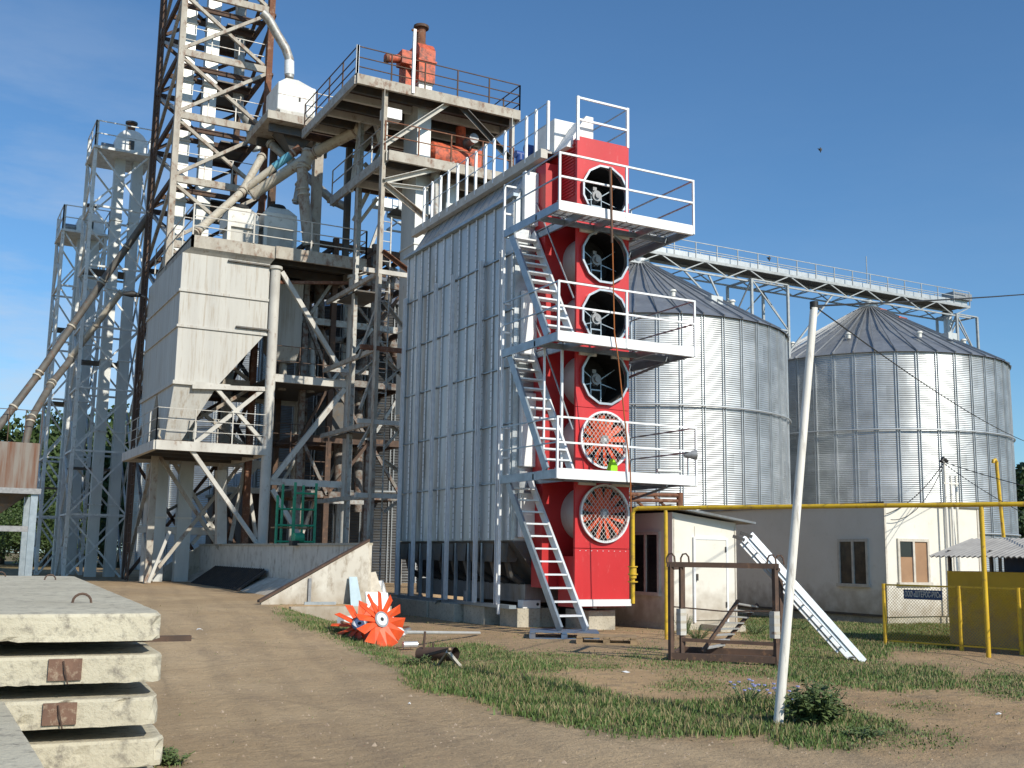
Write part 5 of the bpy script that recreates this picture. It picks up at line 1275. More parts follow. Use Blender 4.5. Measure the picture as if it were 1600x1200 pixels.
# caged ladder up the left side
ld_ = MB()
for y in (Y0T+1.8, Y0T+2.3): ld_.bar((x0T-.35,y,.5),(x0T-.35,y,ZTOP),.05)
k = .8
while k < ZTOP: ld_.bar((x0T-.35,Y0T+1.8,k),(x0T-.35,Y0T+2.3,k),.03); k += .35
ld_.build('ladder', M['rustbrown'], t)
for (xc, w_, lab) in ((P(282,250,Y=41.6).x+.05,.5,'left white elevator leg rising inside the rusty tower'), (P(322,250,Y=41.6).x,.5,'right white elevator leg rising inside the rusty tower')):
    q = thing('bucket_elevator', lab, 'elevator', (xc, 41.6, .4), 'elevator legs in the rusty tower')
    z = .4; j = 0
    while z < ZTOP:
        h_ = 2.4; MB().box(xc-w_/2, xc+w_/2, 41.6, 42.0, z+.015, z+h_-.015).build('casing', M['trunk'], q)
        MB().box(xc-w_/2-.04, xc+w_/2+.04, 41.56, 42.04, z+h_-.05, z+h_+.012).build('flange', M['machine'], q); z += h_
# inner grey duct
a = P(372,60,Y=42.6); b = P(372,165,Y=42.6); c = P(388,190,Y=42.6)
tag(MB().tube([a+Vector((0,0,3)), b, c, P(402,235,Y=42.6)], .22, 12).build('inner_duct', M['pipegrey'], origin=b), 'grey duct running down inside the rusty tower', 'duct')
lp_ = P(205,460,Y=42); ll = thing('tower_lamp', 'black street lamp head on a bent arm left of the rusty tower', 'lamp', (x0T,42,lp_.z))
MB().tube([(x0T-.1,42,lp_.z-.5),(x0T-.3,42,lp_.z-.05),(lp_.x+.3,42,lp_.z+.02)],.03,8).build('arm', M['motor'], ll)
MB().tube([(lp_.x-.3,42,lp_.z-.02),(lp_.x,42,lp_.z+.02),(lp_.x+.35,42,lp_.z)],[.05,.13,.06],10).build('head', M['black'], ll)

# ================================================================ SEPARATOR MACHINE ON ITS PLATFORM
YS = 37.6
a, b = P(434,150,Y=YS).x, P(494,150,Y=YS).x
t = thing('separator_platform', 'small concrete edged platform on a rusty pillar beside the rusty tower', 'platform', (b, YS, 14))
zp_ = P(480,192,Y=YS).z; px0, px1 = P(412,192,Y=YS).x, P(537,200,Y=YS).x
MB().box(px0, px1, YS-.5, YS+2.4, zp_-.3, zp_).build('deck', M['oldrust'], t)
for y in (YS, YS+1.6): MB().bar((px0+.2,y,zp_-.45),(px1-.1,y,zp_-.45),.14,.3).build('joist', M['hopdark'], t)
rail_mesh([(a+1.2,YS-.48,zp_),(px1-.03,YS-.48,zp_),(px1-.03,YS+2.4,zp_)],1.0,1,(1,.5),.035,.025).build('railing', M['pipegrey'], t)
pxx = P(497,250,Y=YS+.3).x; MB().box(pxx-.16, pxx+.16, YS+.15, YS+.5, zT, zp_-.3).build('pillar', M['oldrust'], t)
pxx = P(425,300,Y=YS+1.5).x; MB().box(pxx-.12, pxx+.12, YS+1.4, YS+1.65, zT, zp_-.3).build('pillar', M['rustbrown'], t)
t = thing('separator', 'white box shaped grain separator with a bent duct entering its hood', 'separator', ((a+b)/2, YS+.8, zp_))
z1_ = P(460,131,Y=YS).z; z2_ = P(455,112,Y=YS).z; m = (a+b)/2
MB().box(a, b, YS, YS+1.6, zp_+.3, z1_).build('body', M['paperwhite'], t, bevel=.06)
MB().box(a+.1, b+.15, YS-.05, YS+1.5, zp_+.002, zp_+.29).build('base', M['oldwhite'], t)
MB().frust([(a+.05,YS+.1,z1_+.002),(b-.05,YS+.1,z1_+.002),(b-.05,YS+1.5,z1_+.002),(a+.05,YS+1.5,z1_+.002)], [(m-.25,YS+.6,z2_),(m+.2,YS+.6,z2_),(m+.2,YS+1.0,z2_),(m-.25,YS+1.0,z2_)]).build('hood', M['machine'], t)
Yd_ = YS+.8
MB().tube([P(452,122,Y=Yd_),P(452,92,Y=Yd_),P(446,75,Y=Yd_),P(432,52,Y=Yd_),P(420,30,Y=Yd_),P(410,20,Y=Yd_)],.17,12).build('duct', M['pipegrey'], t)
MB().tube([P(452,117,Y=Yd_),P(452,96,Y=Yd_)],.185,12).build('duct_collar', M['white'], t)
MB().bar((m+.1,YS-.01,zp_+.75),(m+.1,YS-.01,zp_+.9),.07,.02).build('latch', M['black'], t)
MB().box(a+.02, b-.02, YS-.012, YS-.001, (zp_+z1_)/2+.2, (zp_+z1_)/2+.23).build('seam', M['pipegrey'], t)
hpX = P(462,215,Y=YS+.4).x
t = tag(MB().frust([(hpX-.15,YS+.4,zp_-1.1),(hpX+.15,YS+.4,zp_-1.1),(hpX+.15,YS+.7,zp_-1.1),(hpX-.15,YS+.7,zp_-1.1)], [(hpX-.7,YS+.1,zp_-.31),(hpX+.7,YS+.1,zp_-.31),(hpX+.7,YS+1.1,zp_-.31),(hpX-.7,YS+1.1,zp_-.31)]).build('separator_hopper', M['hopdark'], origin=(hpX,YS+.4,zp_-1)), 'dark funnel hanging under the separator platform', 'hopper')

# ================================================================ SPOUT PIPES
def spout(pts, r, m, lab, bands=(), nm='spout_pipe', grp='grain spouts'):
    pts = [P(x, y, Y=Y) for x, y, Y in pts]
    o = thing(nm, lab, 'spout', pts[-1], grp); MB().tube(pts, r, 14).build('pipe', M[m], o)
    for k in range(len(pts)-1):
        L_ = (pts[k+1]-pts[k]).length; d = (pts[k+1]-pts[k]).normalized(); n = max(1, int(L_/1.6))
        for j in range(n+1):
            c = pts[k]+d*min(max(.1, L_*j/n), L_-.1); MB().tube([c-d*.03, c+d*.03], r+.035, 14).build('flange', M['pipe' if m != 'pipe' else 'oldrust'], o)
    for (u0, u1, mm_) in bands:
        a, b = pts[0].lerp(pts[1], u0), pts[0].lerp(pts[1], u1); MB().tube([a, b], r+.012, 14).build('band', M[mm_], o)
    return o
spout([(605,165,33.5),(560,203,34.5),(493,238,36.6),(392,306,37.8)], .19, 'pipe', 'thickest cream spout slanting from the elevator tower down to the left cyclone box')
spout([(462,236,37.0),(372,303,37.8)], .13, 'pipe', 'cream spout with a bright blue band slanting below the separator', bands=[(.1,.38,'bluepipe'),(-.08,.08,'rust')])
spout([(410,243,38.4),(378,300,37.6),(305,364,36.6)], .14, 'pipe', 'thin cream spout slanting down to the bin rim on the left')
spout([(420,222,39),(452,250,38.6),(520,314,38.2),(545,325,38)], .16, 'pipegrey', 'grey spout slanting down right from the rusty tower')
spout([(472,258,36.8),(474,300,36.8),(482,384,36.8)], .2, 'oldrust', 'upright peeling spout dropping through the bin platform')
spout([(474,262,36.8),(484,236,36.8)], .24, 'pipe', 'short wide joint piece where the thick spout meets the upright one')
spout([(468,285,37.4),(462,318,37.4)], .12, 'pipegrey', 'short grey branch pipe left of the upright spout')

# ================================================================ SECOND ELEVATOR TOWER WITH RED MACHINES
YE, YEB = 31.0, 34.2
exl = P(598,260,Y=YE).x; exr = P(800,200,Y=YE).x; XPL, XPR = P(555,120,Y=YE).x, P(809,178,Y=YE).x
zU, zD_ = P(600,128,Y=YE).z, P(600,236,Y=YE).z
t = thing('elevator_tower', 'pale steel tower with two railed decks carrying red elevator machines', 'tower', (14, 32, 0))
for (x, y, z1__, m) in ((exl,YE,zU-.2,'oldrust'),(exr,YE,zU-.2,'oldwhite'),(exl+.3,YEB-.3,zU-.2,'pipegrey'),(exr,YEB-.3,zU-.2,'pipegrey')):
    MB().lbar((x,y,0.2),(x,y,z1__),.2,.02).build('leg', M[m], t)
# second pair of rear legs seen left of the front one
for px_, m in ((562,'pipegrey'),(545,'hopdark')):
    x = P(px_,260,Y=YEB+1.8).x; MB().bar((x,YEB+1.8,11.9),(x,YEB+1.8,zU-.4),.2).build('leg', M[m], t)
for z, m, x0_ in ((zU,'oldrust',XPL),(zD_,'oldrust',exl+.12)):
    MB().bar((x0_,YE-.15,z-.16),(XPR if z == zU else exr,YE-.15,z-.16),.1,.32).build('edge_beam', M[m], t)
    MB().bar((x0_,YEB+(2.0 if z == zU else 0),z-.16),(XPR,YEB+(2.0 if z == zU else 0),z-.16),.1,.32).build('edge_beam', M['rustbrown'], t)
    MB().bar((x0_,YE-.1,z-.16),(x0_,YEB+2.0,z-.16),.1,.32).build('edge_beam', M['pipegrey'], t)
    MB().bar((XPR,YE-.1,z-.16),(XPR,YEB,z-.16),.1,.32).build('edge_beam', M['pipegrey'], t)
    MB().box(x0_+.06, XPR-.06, YE-.08, YEB+(1.9 if z == zU else 0), z-.06, z-.02).build('deck', M['rustbrown'], t)
    jb = 0
    for k in range(6):
        y = YE+.5+k*.75
        if y < YEB+(2 if z == zU else 0): MB().bar((x0_+.06,y,z-.2),(XPR-.06,y,z-.2),.12,.24).build('joist', M['oldwhite'] if k % 2 else M['hopdark'], t)
rail_mesh([(XPL,YEB+1.9,zU),(XPL,YE-.13,zU),(XPR,YE-.13,zU),(XPR,YEB+.2,zU)],.92,1.28,(1,.62,.28),.04,.028).build('railing', M['rustbrown'], t)
rail_mesh([(XPL,YE-.13,zU),(XPL+.01,YE-.13,zU)],.95,1,(1,),.08,.03).build('rail_post', M['white'], t)
rail_mesh([(exl,YE-.13,zD_),(exr,YE-.13,zD_)],.95,1.2,(1,.5),.04,.03).build('railing', M['rust'], t)
rail_mesh([(exl+.1,YE,zD_),(exl+.1,YEB+1.9,zD_)],.95,1.2,(1,.5),.04,.03).build('railing', M['pipegrey'], t)
def eb(x1, y1, x2, y2, w_=.15, Y=YE, m='oldwhite', h_=None): MB().lbar(P(x1,y1,Y=Y), P(x2,y2,Y=Y), w_, .02, (0,1,0)).build('brace', M[m], t)
eb(598,228,708,157); eb(710,157,798,252,.15,YE,'hopdark'); eb(598,284,708,258); eb(710,258,790,300,.13,YE,'hopdark')
eb(600,288,664,341,.14,YE,'oldrust'); eb(604,288,668,296,.1); eb(597,393,646,430,.12,YE,'rust'); 
eb(577,165,595,225,.14,YEB,'white'); eb(565,180,548,300,.12,YEB); eb(562,300,598,225,.12,YEB,'pipegrey'); eb(568,256,592,283,.12,YEB,'pipegrey')
eb(575,300,552,345,.12,YEB); eb(560,350,590,310,.12,YEB)
for (x1,y1,x2,y2) in ((560,430,592,420),(560,585,590,560),(600,560,640,600),(598,470,636,520),(600,600,640,565),(598,655,640,690),(600,720,640,750),(600,700,640,655),(560,560,592,470),(562,640,592,560),(560,700,594,640),(600,800,640,770)):
    eb(x1,y1,x2,y2,.1,YE+.4,'pipegrey')
for y_ in (425, 545, 660, 775): 
    z = P(600,y_,Y=YE).z; MB().bar((exl-.5,YE+.05,z),(exl+1.4,YE+.05,z),.12,.14).build('beam', M['rust' if y_ == 545 else 'oldwhite'], t)
    MB().bar((exl+.05,YE,z),(exl+.05,YEB+1.8,z),.1,.14).build('beam', M['pipegrey'], t)
    MB().bar((exl+.1,YEB+1.4,z),(exl+1.5,YEB+1.4,z),.1,.14).build('beam', M['pipegrey'], t)
    if y_ in (425, 660): MB().box(exl+.2, exl+1.2, YE+2.4, YEB+1.2, z-.1, z-.05).build('landing', M['hopdark'], t)
lx_ = P(583,600,Y=YE+.3).x; b_ = MB()
for dx_ in (0,.42): b_.bar((lx_+dx_,YE+.3,.4),(lx_+dx_,YE+.3,P(585,330,Y=YE).z),.04)
k = .7
while k < P(585,330,Y=YE).z: b_.bar((lx_,YE+.3,k),(lx_+.42,YE+.3,k),.025); k += .32
b_.build('ladder', M['pipegrey'], t)
# stair between the decks
b_ = MB(); p_, q_ = P(560,240,Y=YEB+1), P(600,190,Y=YEB+1)
s_ = b_.bar(p_, q_, .06, .18).build('stair', M['pipegrey'], t); b_ = MB()
for k in range(8): c = p_.lerp(q_,(k+.5)/8); b_.bar(c, c+Vector((0,.7,0)), .16, .03)
b_.build('tread', M['pipegrey'], s_)
# white upright channel above deck
MB().bar(P(645,146,Y=YE-.2), P(648,46,Y=YE-.2), .09).build('hoist_post', M['white'], t)
MB().bar(P(649,48,Y=YE-.2)-Vector((.12,0,0)), P(649,48,Y=YE-.2)+Vector((.1,0,0)), .06).build('hoist_post', M['rust'], t)
MB().box(P(601,170,Y=YE+.3).x, P(628,180,Y=YE+.3).x, YE+.3, YE+.7, P(601,182,Y=YE+.3).z, P(601,166,Y=YE+.3).z).build('control_box', M['white'], t)
# elevator head, trunk
YK = 31.7
t = thing('bucket_elevator', 'bucket elevator with a white upright casing and a faded red head with chimney', 'elevator', (P(664,300,Y=YK).x, YK, 0))
ex0, ex1 = P(651,250,Y=YK).x, P(672,250,Y=YK).x; zz = 8.0; ztp = P(663,130,Y=YK).z
for k in range(4):
    z0_, z1__ = 6+(ztp-6)*k/4, 6+(ztp-6)*(k+1)/4
    MB().box(ex0, ex1, YK, YK+1.15, z0_+.01, z1__-.01).build('casing', M['trunk'], t); MB().box(ex0-.03, ex1+.03, YK-.03, YK+1.18, z1__-.04, z1__+.009).build('flange', M['machine'], t)
hz0, hz1 = ztp+.01, P(660,66,Y=YK).z
MB().prism([(ex0-.05,YK-.1,hz0),(ex0-.05,YK-.1,hz1-.25),(ex0-.05,YK+.1,hz1),(ex0-.05,YK+.9,hz1),(ex0-.05,YK+1.5,hz1-.5),(ex0-.05,YK+1.5,hz0)], (ex1-ex0+.1,0,0)).build('head', M['oldred'], t)
MB().box(ex0-.09, ex1+.09, YK-.15, YK+1.5, (hz0+hz1)/2-.0, (hz0+hz1)/2+.06).build('head_flange', M['oldred'], t)
cx_ = (ex0+ex1)/2; zc_ = P(660,43,Y=YK+.5).z
MB().tube([(cx_,YK+.5,hz1-.02),(cx_,YK+.5,zc_)],.16,12).build('chimney', M['rust'], t)
MB().tube([(cx_,YK+.5,hz1+.05),(cx_,YK+.5,hz1+.14)],.22,12).build('chimney_flange', M['rust'], t)
MB().tube([(cx_,YK+.5,zc_-.06),(cx_,YK+.5,zc_+.03)],.26,12).build('chimney_cap', M['rustbrown'], t)
m0 = P(602,91,Y=YK+.3); m1 = P(640,93,Y=YK+.3)
MB().tube([m0, m1],.14,12).build('motor', M['oldred'], t); MB().tube([m0, m0+Vector((.1,0,0))],.16,12).build('motor_cap', M['rust'], t)
MB().box(m1.x-.35, m1.x+.15, YK+.1, YK+.6, m1.z-.25, m1.z+.2).build('gearbox', M['oldred'], t)
MB().bar((m1.x-.1,YK+.2,m1.z-.15), (ex0-.02,YK+.2,hz0+.3), .1).build('bracket', M['oldred'], t)
MB().box(m1.x-.12, ex0-.06, YK+.3, YK+.9, hz0-.35, m1.z-.1).build('belt_guard', M['oldred'], t)
# red drum machine on the middle deck
YM = 31.9
t = thing('drum_cleaner', 'faded red drum machine with a grey motor standing on the middle deck', 'cleaner', (P(712,240,Y=YM).x, YM, zD_))
a = P(676,228,Y=YM); b = P(735,236,Y=YM); rr = .58
MB().tube([(a.x,YM+.5,zD_+.62),(a.x+.08,YM+.5,zD_+.64),(b.x-.1,YM+.5,zD_+.64),(b.x,YM+.5,zD_+.62)],[rr*.8,rr,rr,rr*.85],20).build('drum', M['oldred'], t)
MB().box(a.x+.05, b.x+.3, YM+.1, YM+1.0, zD_, zD_+.3).build('base', M['oldred'], t)
MB().box(b.x+.02, b.x+.5, YM+.1, YM+.9, zD_+.05, zD_+1.1).build('gear_housing', M['oldred'], t)
c = P(738,218,Y=YM-.1); MB().tube([(c.x,YM-.25,c.z),(c.x,YM+.3,c.z)],.17,14).build('motor', M['motor'], t)
MB().tube([(P(732,200,Y=YM).x,YM+.6,zD_+1.05),(P(732,200,Y=YM).x,YM+.6,zU-.3)],.17,12).build('inlet', M['oldred'], t)
# trunks down to the dryer
for (px_, y1, y2, r_w, m, lab) in ((680,262,345,.16,'pipegrey','grey pipe dropping from the middle deck to the dryer roof'),):
    a = P(px_,y1,Y=31.4); b = P(px_+1,y2,Y=31.4); spout([(px_,y1,31.4),(px_+1,375,31.4)], .15, 'pipegrey', lab)
x = P(707,300,Y=31.8).x
tag(MB().box(x-.22, x+.22, 31.8, 32.3, 10.2, zD_-.35).build('chute_casing', M['trunk'], origin=(x,32,10.2)), 'pale square chute behind the white roof posts of the dryer', 'chute')
x = P(676,385,Y=29.5).x
tag(MB().box(x-.5, x+.5, 29.0, 29.8, 9.4, 9.9).build('intake_box', M['oldred'], origin=(x,29.4,9.4)), 'low red intake box at the far end of the dryer roof', 'box')

# ================================================================ PALE LATTICE ELEVATOR TOWERS ON THE LEFT
def lat_tower(Yf, pxl, pyl, pxr, depth, trunks, nlev, lab, hd, zbase=.4):
    x0_, x1_ = P(pxl,pyl,Y=Yf).x, P(pxr,pyl,Y=Yf).x; zt_ = P(pxl,pyl,Y=Yf).z
    t = thing('lattice_tower', lab, 'tower', ((x0_+x1_)/2, Yf, zbase), 'pale elevator towers on the left')
    c = [(x0_,Yf),(x1_,Yf),(x1_,Yf+depth),(x0_,Yf+depth)]
    for k, (x, y) in enumerate(c): MB().bar((x,y,zbase-.2),(x,y,zt_+(1.1 if k in (0,3) else 0)),.13).build('leg', M['lattice'], t)
    for l in range(nlev):
        za_, zb2 = zbase+(zt_-zbase)*l/nlev, zbase+(zt_-zbase)*(l+1)/nlev
        for i in range(4):
            a, b = c[i], c[(i+1)%4]
            MB().bar((*a,zb2),(*b,zb2),.08).build('tie', M['lattice'], t)
            MB().bar((*a,za_),(*b,zb2),.07).build('brace', M['lattice'], t)
            o_ = .08 if i in (0,2) else 0
            MB().bar((b[0],b[1]+o_,za_),(a[0],a[1]+o_,zb2),.07).build('brace', M['lattice'], t)
    MB().box(x0_-.1, x1_+.15, Yf-.15, Yf+depth+.1, zt_-.1, zt_).build('platform', M['lattice'], t)
    rail_mesh([(x0_-.05,Yf+depth,zt_),(x0_-.05,Yf-.12,zt_),(x1_+.1,Yf-.12,zt_),(x1_+.1,Yf+depth,zt_)],1.1,1.1,(1,.5),.05,.04).build('railing', M['lattice'], t)
    b_ = MB()
    for y in (Yf+.7, Yf+1.1): b_.bar((x0_+.12,y,zbase),(x0_+.12,y,zt_),.04)
    k = zbase+.4
    while k < zt_: b_.bar((x0_+.12,Yf+.7,k),(x0_+.12,Yf+1.1,k),.03); k += .4
    b_.build('ladder', M['lattice'], t)
    for lv_i, z in enumerate([zbase+(zt_-zbase)*f for f in (.25,.5,.72)]):
        MB().box(x0_+.1, x1_-.1, Yf+depth*.5, Yf+depth-.05, z, z+.05).build('landing', M['hopdark'], t)
    # elevator with two casings and a domed head
    e = thing('twin_elevator', hd, 'elevator', ((x0_+x1_)/2, Yf+.8, zbase), 'twin elevators in the lattice towers')
    for px_, w_ in trunks:
        xx = P(px_,pyl+60,Y=Yf+.8).x; n = 6
        for k in range(n):
            za_, zb2 = zbase+(zt_+.2-zbase)*k/n, zbase+(zt_+.2-zbase)*(k+1)/n
            MB().box(xx-w_/2, xx+w_/2, Yf+.8, Yf+1.25, za_+.012, zb2-.012).build('casing', M['trunk'], e)
            MB().box(xx-w_/2-.04, xx+w_/2+.04, Yf+.76, Yf+1.29, zb2-.04, zb2+.008).build('flange', M['lattice'], e)
    xs = [P(px_,pyl+60,Y=Yf+.8).x for px_, _ in trunks]; xa, xb = min(xs)-.32, max(xs)+.32; xm, hw = (xa+xb)/2, (xb-xa)/2
    pts = [(xa,Yf+.65,zt_+.2),(xb,Yf+.65,zt_+.2)]+[(xm+hw*math.cos(math.pi*k/12),Yf+.65,zt_+.55+hw*1.0*math.sin(math.pi*k/12)) for k in range(13)]
    MB().prism(pts, (0,.75,0)).build('head', M['paperwhite'], e)
    MB().tube([(xm,Yf+1,zt_+.55+hw*.95),(xm,Yf+1,zt_+.55+hw+.38)],.17,12).build('vent', M['rust'], e)
    MB().tube([(xm,Yf+1,zt_+.55+hw+.38),(xm,Yf+1,zt_+.55+hw+.46)],.26,12).build('vent_cap', M['hopdark'], e)
    MB().tube([(xa-.5,Yf+1,zt_+.4),(xa-.02,Yf+1,zt_+.4)],.16,12).build('motor', M['motor'], e)
    MB().box(xm-.1, xm+.12, Yf+.635, Yf+.649, zt_+.35, zt_+.75).build('hatch', M['hopdark'], e)
    return t
lat_tower(47.5, 150, 228, 237, 2.4, ((186,.42),(214,.42)), 7, 'right and taller of the two pale lattice towers, with a domed white head', 'twin pale elevator casings inside the taller lattice tower')
lat_tower(51.5, 99, 358, 166, 2.4, ((126,.42),(146,.36)), 6, 'left and shorter of the two pale lattice towers', 'twin pale elevator casings inside the shorter lattice tower')
spout([(238,330,44.5),(160,440,46),(60,585,45),(-20,690,44)], .14, 'spoutdark', 'long grey spout slanting down left across both lattice towers')
spout([(112,560,48),(80,600,46.5),(48,655,45),(38,700,44.6)], .14, 'spoutdark', 'peeling bent spout dropping into the rusty hopper at the left edge')
spout([(190,455,46.5),(110,560,48)], .13, 'pipe', 'thin pale spout sloping between the two lattice towers')
# ================================================================ RUSTY HOPPER AT THE LEFT EDGE
YH = 44.0
t = thing('rusty_hopper', 'rust streaked sheet hopper on steel legs at the left edge', 'hopper', (2.8, YH, .5))
hx0, hx1 = 0.6, P(60,730,Y=YH).x; hzt, hzb = P(30,691,Y=YH).z, P(30,767,Y=YH).z
M['ruststreak'] = mat('rust streaked sheet', (.22,.2,.18), (.15,.065,.035), .7, .1, 2.2, (1.6,1.6,.12), lo=.42, hi=.6)
MB().box(hx0, hx1, YH, YH+2.6, hzb, hzt).build('body', M['ruststreak'], t)
MB().bar((hx0,YH-.06,hzb),(hx1+.15,YH-.06,hzb),.1,.2).build('beam', M['motor'], t)
hop(hx0+.3, hx1-.25, YH+.1, YH+2.5, 1.9, 2.5, YH+1, YH+1.5, hzb-.11, P(10,815,Y=YH).z).build('cone', M['hopdark'], t)
for x in (hx1-.05, hx0+.1):
    for y in (YH, YH+2.5): MB().box(x-.12, x+.12, y, y+.2, .1, hzb-.11).build('leg', M['bluesteel'], t)
zz = P(20,826,Y=YH).z; MB().bar((hx0,YH+.1,zz),(hx1,YH+.1,zz),.12,.2).build('beam', M['motor'], t)
rail_mesh([(hx0,YH,hzt),(hx1,YH,hzt)],1.2,.55,(1,),.03,.025).build('railing', M['rustbrown'], t)
# green scaffold on the pit wall
YG = 33.5
t = thing('scaffold', 'green tubular scaffold standing behind the pit wall', 'scaffold', (P(460,845,Y=YG).x, YG, .5))
for (x0, x1, y1) in ((431,457,775),(458,491,755)):
    a, b = P(x0,840,Y=YG), P(x1,840,Y=YG); zz = P(x1,y1,Y=YG).z; b0_ = z0(a.x, YG)
    for x in (a.x, b.x):
        for yy in ((YG, YG+1.3) if x1 > 480 else (YG,)): MB().tube([(x,yy,b0_),(x,yy,zz)],.045,8).build('standard', M['green'], t)
    k = .5
    while k+b0_ < zz-.1: MB().tube([(a.x,YG,b0_+k),(b.x,YG,b0_+k)],.032,8).build('rung', M['green'], t); k += .5
MB().bar((P(431,840,Y=YG).x,YG+.4,2.35),(P(491,840,Y=YG).x,YG+.4,2.35),.4,.04).build('plank', M['wood'], t)
# rusty pipe rack right of the red tower
t = thing('pipe_rack', 'rusty pipe rack sticking out right of the red tower above the shed', 'pipes', P(1020,780,Y=24))
for y_ in (774, 783): MB().tube([P(975,y_-2,Y=24), P(1064,y_,Y=24)],.05,8).build('pipe', M['rust'], t)
MB().tube([P(1062,770,Y=24), P(1062,795,Y=24)],.09,10).build('pipe_end', M['rust'], t)
for x_ in (1000, 1035): MB().tube([P(x_-12,776,Y=24), P(x_+8,795,Y=24.1)],.04,8).build('pipe', M['rust'], t)

# ================================================================ TREES AND BUSH
def tree(name, x, y, h, cr, lab, grp, seed, m='leaf', n=2600, squash=.8):
    r = np.random.default_rng(seed); zb = z0(x, y); t = thing(name, lab, 'tree', (x, y, zb), grp)
    MB().tube([(x,y,zb-.2),(x+.1,y,zb+h*.25),(x-.1,y,zb+h*.55),(x+.05,y,zb+h*.8)],[.03*h,.024*h,.014*h,.004*h],8).build('trunk', M['bark'], t)
    nc = 26; cl = []
    lb = MB()
    for k in range(nc):
        a = r.uniform(0, 2*np.pi); u = r.uniform(.12, 1); rr = cr*math.sin(math.pi*min(.97, .18+u*.78))*r.uniform(.35, 1.0)
        c = (x+rr*math.cos(a), y+rr*math.sin(a), zb+h*(.16+.8*u)); cl.append((*c, cr*r.uniform(.22, .42)))
        if k % 2 == 0: lb.tube([(x,y,zb+h*(.12+.55*u)), c],[.008*h,.003*h],5)
    lb.build('limb', M['bark'], t)
    per = n//nc; V = []
    for (cx, cy, cz, s) in cl:
        d = r.normal(0, 1, (per, 3)); d /= np.linalg.norm(d, axis=1)[:,None]; q = d*(s*r.uniform(.35, 1.1, per)**.6)[:,None]; q[:,2] *= squash
        c = q+np.array([cx, cy, cz]); sz = h*.021*r.uniform(.7, 1.6, per)
        a = r.normal(0, 1, (per, 3)); a /= np.linalg.norm(a, axis=1)[:,None]; b = np.cross(a, r.normal(0, 1, (per, 3))); b /= np.linalg.norm(b, axis=1)[:,None]
        V.append(np.stack([c-a*sz[:,None], c+b*sz[:,None]*.6, c+a*sz[:,None], c-b*sz[:,None]*.6], 1).reshape(-1, 3))
    V = np.concatenate(V); nf = len(V)//4; V -= np.array([x, y, zb])
    me = bpy.data.meshes.new('crown'); me.vertices.add(len(V)); me.vertices.foreach_set('co', V.ravel()); me.loops.add(nf*4); me.loops.foreach_set('vertex_index', np.arange(nf*4, dtype=np.int32))
    me.polygons.add(nf); me.polygons.foreach_set('loop_start', np.arange(0, nf*4, 4, dtype=np.int32)); me.update(calc_edges=True); me.materials.append(M[m])
    o = bpy.data.objects.new('crown', me); COL.objects.link(o); o.parent = t; return t
tl = [ # pixel x, pixel y of top, depth
 (-45,655,75,'pale green tree behind the rusty hopper, cut by the left edge'), (18,668,78,'tree rising above the rusty hopper at the left edge'), (62,700,74,'small tree right of the rusty hopper'),
 (98,660,80,'tree seen through the shorter lattice tower'), (140,690,76,'tree seen through the gap between the lattice towers'), (176,655,82,'tree behind the base of the taller lattice tower'),
 (218,700,86,'tree just left of the white bin frame'), (38,800,66,'low bushy tree under the rusty hopper'), (112,790,68,'low bushy tree behind the lattice tower feet'), (190,800,70,'low tree behind the taller tower feet'), (78,770,70,'bushy tree behind the hopper legs')]
for k, (x_, y_, D, lab) in enumerate(tl):
    q = P(x_, y_, D=D); h_ = q.z-z0(q.x, q.y); tree('tree', q.x, q.y, h_, h_*.46+1.0, lab, 'trees behind the left towers', 40+k, 'leaf' if k % 3 else 'leaf2', 5600)
for k, (x_, y_, D, lab) in enumerate([(1598,738,95,'tall dark tree right of the right silo'), (1640,700,98,'tree beyond the right edge of the yard'), (1592,800,88,'low tree beside the right silo wall')]):
    q = P(x_, y_, D=D); h_ = q.z-z0(q.x, q.y); tree('tree', q.x, q.y, h_, h_*.24+.6, lab, 'trees right of the silos', 60+k, 'leaf2', 4500)

def leafy(name, base, hgt, spread, nst, nlf, ls, lab, cat, seed, m='weed', flowers=0, grp=None):
    r = random.Random(seed); t = thing(name, lab, cat, base, grp); base = Vector(base); st = MB(); lf = MB(); fl = MB()
    for k in range(nst):
        a = r.uniform(0, 6.28); rr = spread*math.sqrt(r.uniform(.02, 1)); hh = hgt*r.uniform(.55, 1.05)*(1.05-.45*rr/spread)
        p0 = base+Vector((rr*.25*math.cos(a), rr*.25*math.sin(a), 0)); p1 = base+Vector((rr*.65*math.cos(a), rr*.65*math.sin(a), hh*.6)); p2 = base+Vector((rr*math.cos(a), rr*math.sin(a), hh))
        st.tube([p0, p1, p2], [.006,.005,.003], 5)
        for j in range(nlf):
            u = .15+.85*(j+r.random())/nlf; c = p0.lerp(p1, min(1, u*2)) if u < .5 else p1.lerp(p2, (u-.5)*2)
            an = r.uniform(0, 6.28); s_ = ls*r.uniform(.6, 1.3)*(1.25-.7*u); d = Vector((math.cos(an), math.sin(an), r.uniform(-.25,.45))); w_ = Vector((-d.y, d.x, r.uniform(-.3,.3)))*.32
            tip = c+d*s_; md = c+d*s_*.45+Vector((0,0,s_*.12))
            lf.add([c, md-w_*s_, tip-Vector((0,0,s_*.1)), md+w_*s_, md-Vector((0,0,.02*s_))], [(0,1,4),(0,4,3),(1,2,4),(4,2,3)])
        if flowers and r.random() < flowers:
            c = p2; fl.tube([c, c+Vector((0,0,.012))], [.018,.022], 7)
    st.build('stem', M['weed'], t); o = lf.build('leaves', M[m], t)
    if flowers and fl.v: fl.sm = False; fl.build('flower', M['flower'], t)
    return t
q = P(1275,1132,Z=0); leafy('burdock_bush', q, .5, .36, 70, 13, .11, 'bushy broad leaved weed just right of the white pole foot', 'bush', 1)
